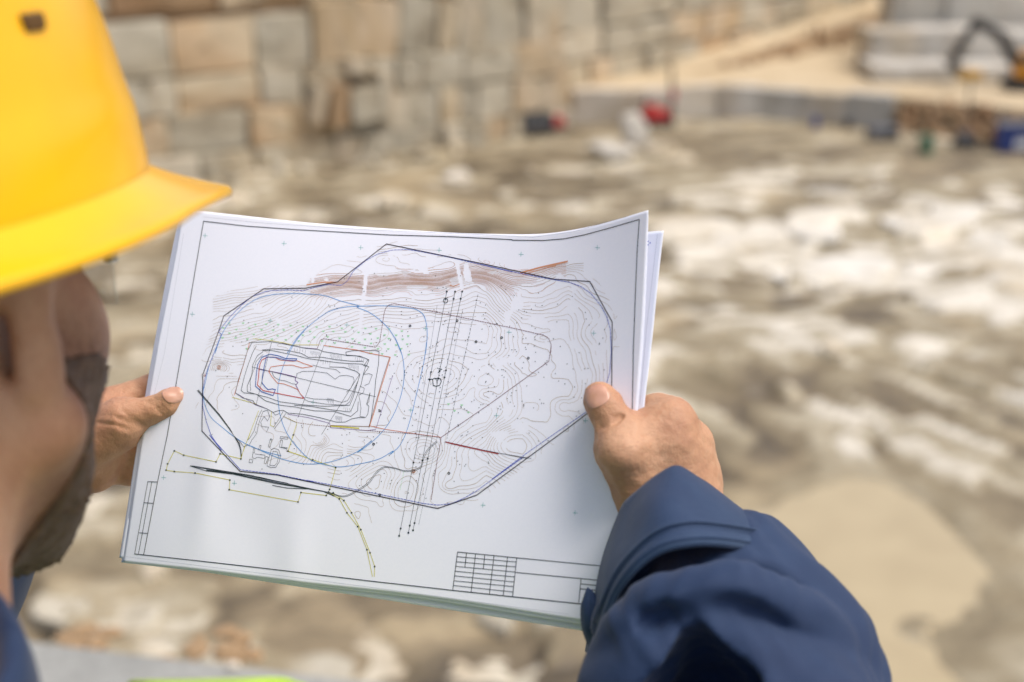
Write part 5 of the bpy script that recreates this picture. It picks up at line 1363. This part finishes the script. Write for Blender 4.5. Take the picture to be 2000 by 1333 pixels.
# roll the hem under
hem = [rings[-2]]
for d_, w_ in ((.0012, .0022), (.0036, .0030), (.0060, .0012), (.0070, -.002)):
    R0 = B_r; o_ = R0 - cB; o_ /= np.linalg.norm(o_, axis=1, keepdims=True); hem.append(R0 - o_ * d_ + (cB - cT) / np.linalg.norm(cB - cT) * w_)
ring_loft(rings, 'cuff', M_cuff, sleeve, .0020)
hem = [hem[0] + (hem[0] - cB) * .002] + hem[1:]
ring_loft(hem, 'hem', M_hem, sleeve, .0012)
R0 = rings[-5]; st_ = MB()
for i in range(0, 96):
    a_, b_ = R0[i], R0[(i + 1) % 96]; o_ = (a_ - cB) / np.linalg.norm(a_ - cB) * .0008
    for q_ in (.05, .55): st_.cyl(Vector(a_ + (b_ - a_) * q_ + o_ - PL), Vector(a_ + (b_ - a_) * (q_ + .32) + o_ - PL), .00045, n=5)
st_.build('stitching', M_hem, sleeve)['kind'] = 'stuff'
# loose cuff tab hanging at the inner side
tab = closed_spline(D3([(1150, 1150, .690), (1139, 1178, .686), (1140, 1222, .684), (1152, 1258, .684), (1166, 1268, .682), (1176, 1236, .680), (1172, 1180, .682)]), 40)
tc_ = tab.mean(0); tv = np.r_[tab, tab * .5 + tc_ * .5 - FWD * .003, tc_[None] - FWD * .004]
m = len(tab); q = [[i, (i + 1) % m, m + (i + 1) % m, m + i] for i in range(m)]
o = link('cuff_tab', mesh(tv - PL, q + [[m + i, m + (i + 1) % m, 2 * m] for i in range(m)]), M_cuff, sleeve, True)
md = o.modifiers.new('thickness', 'SOLIDIFY'); md.thickness = .003; md.offset = 0

# ================================================================== HARD HAT
t = NT('hard_hat_yellow'); f = t.noise(t.coord(), 14, 5, .6)
M_hat = t.out(t.ramp(f, [(.3, srgb(239, 176, 0)), (.7, srgb(246, 187, 0))]), .26, t.bump(t.noise(t.coord(), 120, 3), .05, .0006), Coat_Weight=.35, Coat_Roughness=.1, Specular_IOR_Level=.3)
HAT = dict(dx=0.0, dy=-.0081, dz=.0418, pitch=math.radians(11.0))
hatR = HR @ np.array(Matrix.Rotation(HAT['pitch'], 3, 'X')); hatc = Hh(HAT['dx'], HAT['dy'], HAT['dz'])
hat = empty('hard_hat', hatc); hat.scale = (.951,) * 3; tag(hat, 'yellow hard hat with a broad peak on the man in the navy jacket', 'hard hat')
NTH = 144
th = np.linspace(0, 2 * np.pi, NTH, endpoint=False)          # 0 = front
def base_xy(k): return np.c_[np.sin(th) * .113 * k, np.cos(th) * .140 * k]
def hat_obj(rings, name, mat, parent, cap=False, thick=None):
    A = np.array(rings); nr = len(A); V = (A.reshape(-1, 3) @ hatR.T); i = np.arange(nr * NTH).reshape(nr, NTH); j = np.roll(i, -1, 1)
    q = [list(f_) for f_ in np.stack([i[:-1], j[:-1], j[1:], i[1:]], -1).reshape(-1, 4)]
    if cap: q.append(list(i[-1]))
    o = link(name, mesh(V, q), mat, parent, True)
    if thick: m_ = o.modifiers.new('thickness', 'SOLIDIFY'); m_.thickness = thick; m_.offset = -1
    return o
dome = []
for k in range(40):
    ph = k / 39 * math.pi / 2 * .995; r = .99 * math.cos(ph) ** .50 + .012 / (1 + math.exp((.150 * math.sin(ph) - .034) / .0022)); z_ = .150 * math.sin(ph)
    xy = base_xy(r); 
    ridge = np.exp(-(xy[:, 0] / .014) ** 2) * .006 * math.sin(min(1, ph / .5) * math.pi / 2) * (np.cos(th) > -.99)
    ridge = ridge + (np.exp(-((np.abs(xy[:, 0]) - .045) / .008) ** 2) * .0035 * math.sin(min(1, ph / .6) * math.pi / 2))
    nrm = np.c_[xy * [1 / .113, 1 / .14], np.full(NTH, z_ / .15 * 1.0)]; nrm /= np.linalg.norm(nrm, axis=1, keepdims=True) + 1e-9
    dome.append(np.c_[xy, np.full(NTH, z_)] + nrm * ridge[:, None])
shell_o = hat_obj(dome, 'shell', M_hat, hat, True, .0026)
front = np.clip(np.cos(th), 0, 1)
wid = .0242 + .0550 * front ** 1.96; droop = -.0013 - .030 * front ** 1.5
brim = []
for k in range(13):
    s = k / 12; u = base_xy(.995); d_ = u / np.linalg.norm(u, axis=1, keepdims=True)
    u0 = base_xy(.990)
    brim.append(np.c_[u0 + (u - u0) * s + d_ * (wid * s ** 1.05)[:, None] - d_ * .0015, .011 * (1 - .7 * front) * (1 - s) ** 2.4 + (.003 + droop - .010 * (1 - front)) * s ** 1.1])
for dz_, dr in ((-.0018, .0012), (-.0042, .0006), (-.0050, -.003)): brim.append(np.c_[u + d_ * (wid + dr)[:, None] - d_ * .0015, .003 + droop - .010 * (1 - front) + dz_])
hat_obj(brim, 'brim', M_hat, hat, False, .0024)
band = [np.c_[base_xy(.82), np.full(NTH, z_)] for z_ in (-.022, -.006, .012)]; hat_obj(band, 'headband', M_black, hat, False, .002)
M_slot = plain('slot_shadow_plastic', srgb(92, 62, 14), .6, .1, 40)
def slot(theta, zc, wd, hg):
    sc = MB(); R4 = Matrix(hatR.tolist())
    r = math.cos(math.asin(min(.99, zc / .15))) ** .50 * .99; c = Vector((math.sin(theta) * .113 * r, math.cos(theta) * .14 * r, zc)); rot = R4 @ Matrix.Rotation(-theta, 3, 'Z')
    sc.box(R4 @ c, (wd, .010, hg), rot); return sc.build('vent_slot', M_slot, shell_o, .0015)
for th_ in (1.80, -1.80): slot(th_, .068, .012, .0065)

# ================================================================== SAFETY GLASSES
gl = empty('safety_glasses', Hh(0, .1, .02)); tag(gl, 'clear wraparound safety glasses under the hard hat peak', 'glasses')
G0 = np.array(gl.location)
t = NT('clear_lens'); M_lens = t.out((.80, .84, .78, 1), .06, Alpha=.28)
M_smoke = plain('smoky_plastic', srgb(120, 122, 112), .3, .05, 20)
lv_ = []
for k in range(33):
    a = (k / 32 * 2 - 1) * 1.25
    for zz in (.038, .020, .002): lv_.append(Hh(math.sin(a) * .073, .050 + math.cos(a) * .062, zz) - G0)
lo_ = link('lens', mesh(lv_, [[k * 3 + r, k * 3 + r + 1, k * 3 + r + 4, k * 3 + r + 3] for k in range(32) for r in (0, 1)]), M_lens, gl, True); m_ = lo_.modifiers.new('thickness', 'SOLIDIFY'); m_.thickness = .0018
fr_ = MB()
for k in range(32):
    a, b = ((q / 32 * 2 - 1) * 1.25 for q in (k, k + 1)); fr_.cyl(*(Vector(Hh(math.sin(c) * .074, .050 + math.cos(c) * .063, .039) - G0) for c in (a, b)), .0012, n=8, cap=False)
fr_.build('brow_bar', M_smoke, gl)
for s in (-1, 1):
    MB().bar(Hh(s * .070, .072, .030) - G0, Hh(s * .080, .004, .024) - G0, .0025, .005).build('temple_arm', M_smoke, gl, .0008)
    MB().box(Vector(Hh(s * .071, .068, .024) - G0), (.004, .008, .010), Matrix(HR.tolist())).build('hinge', M_smoke, gl, .001)
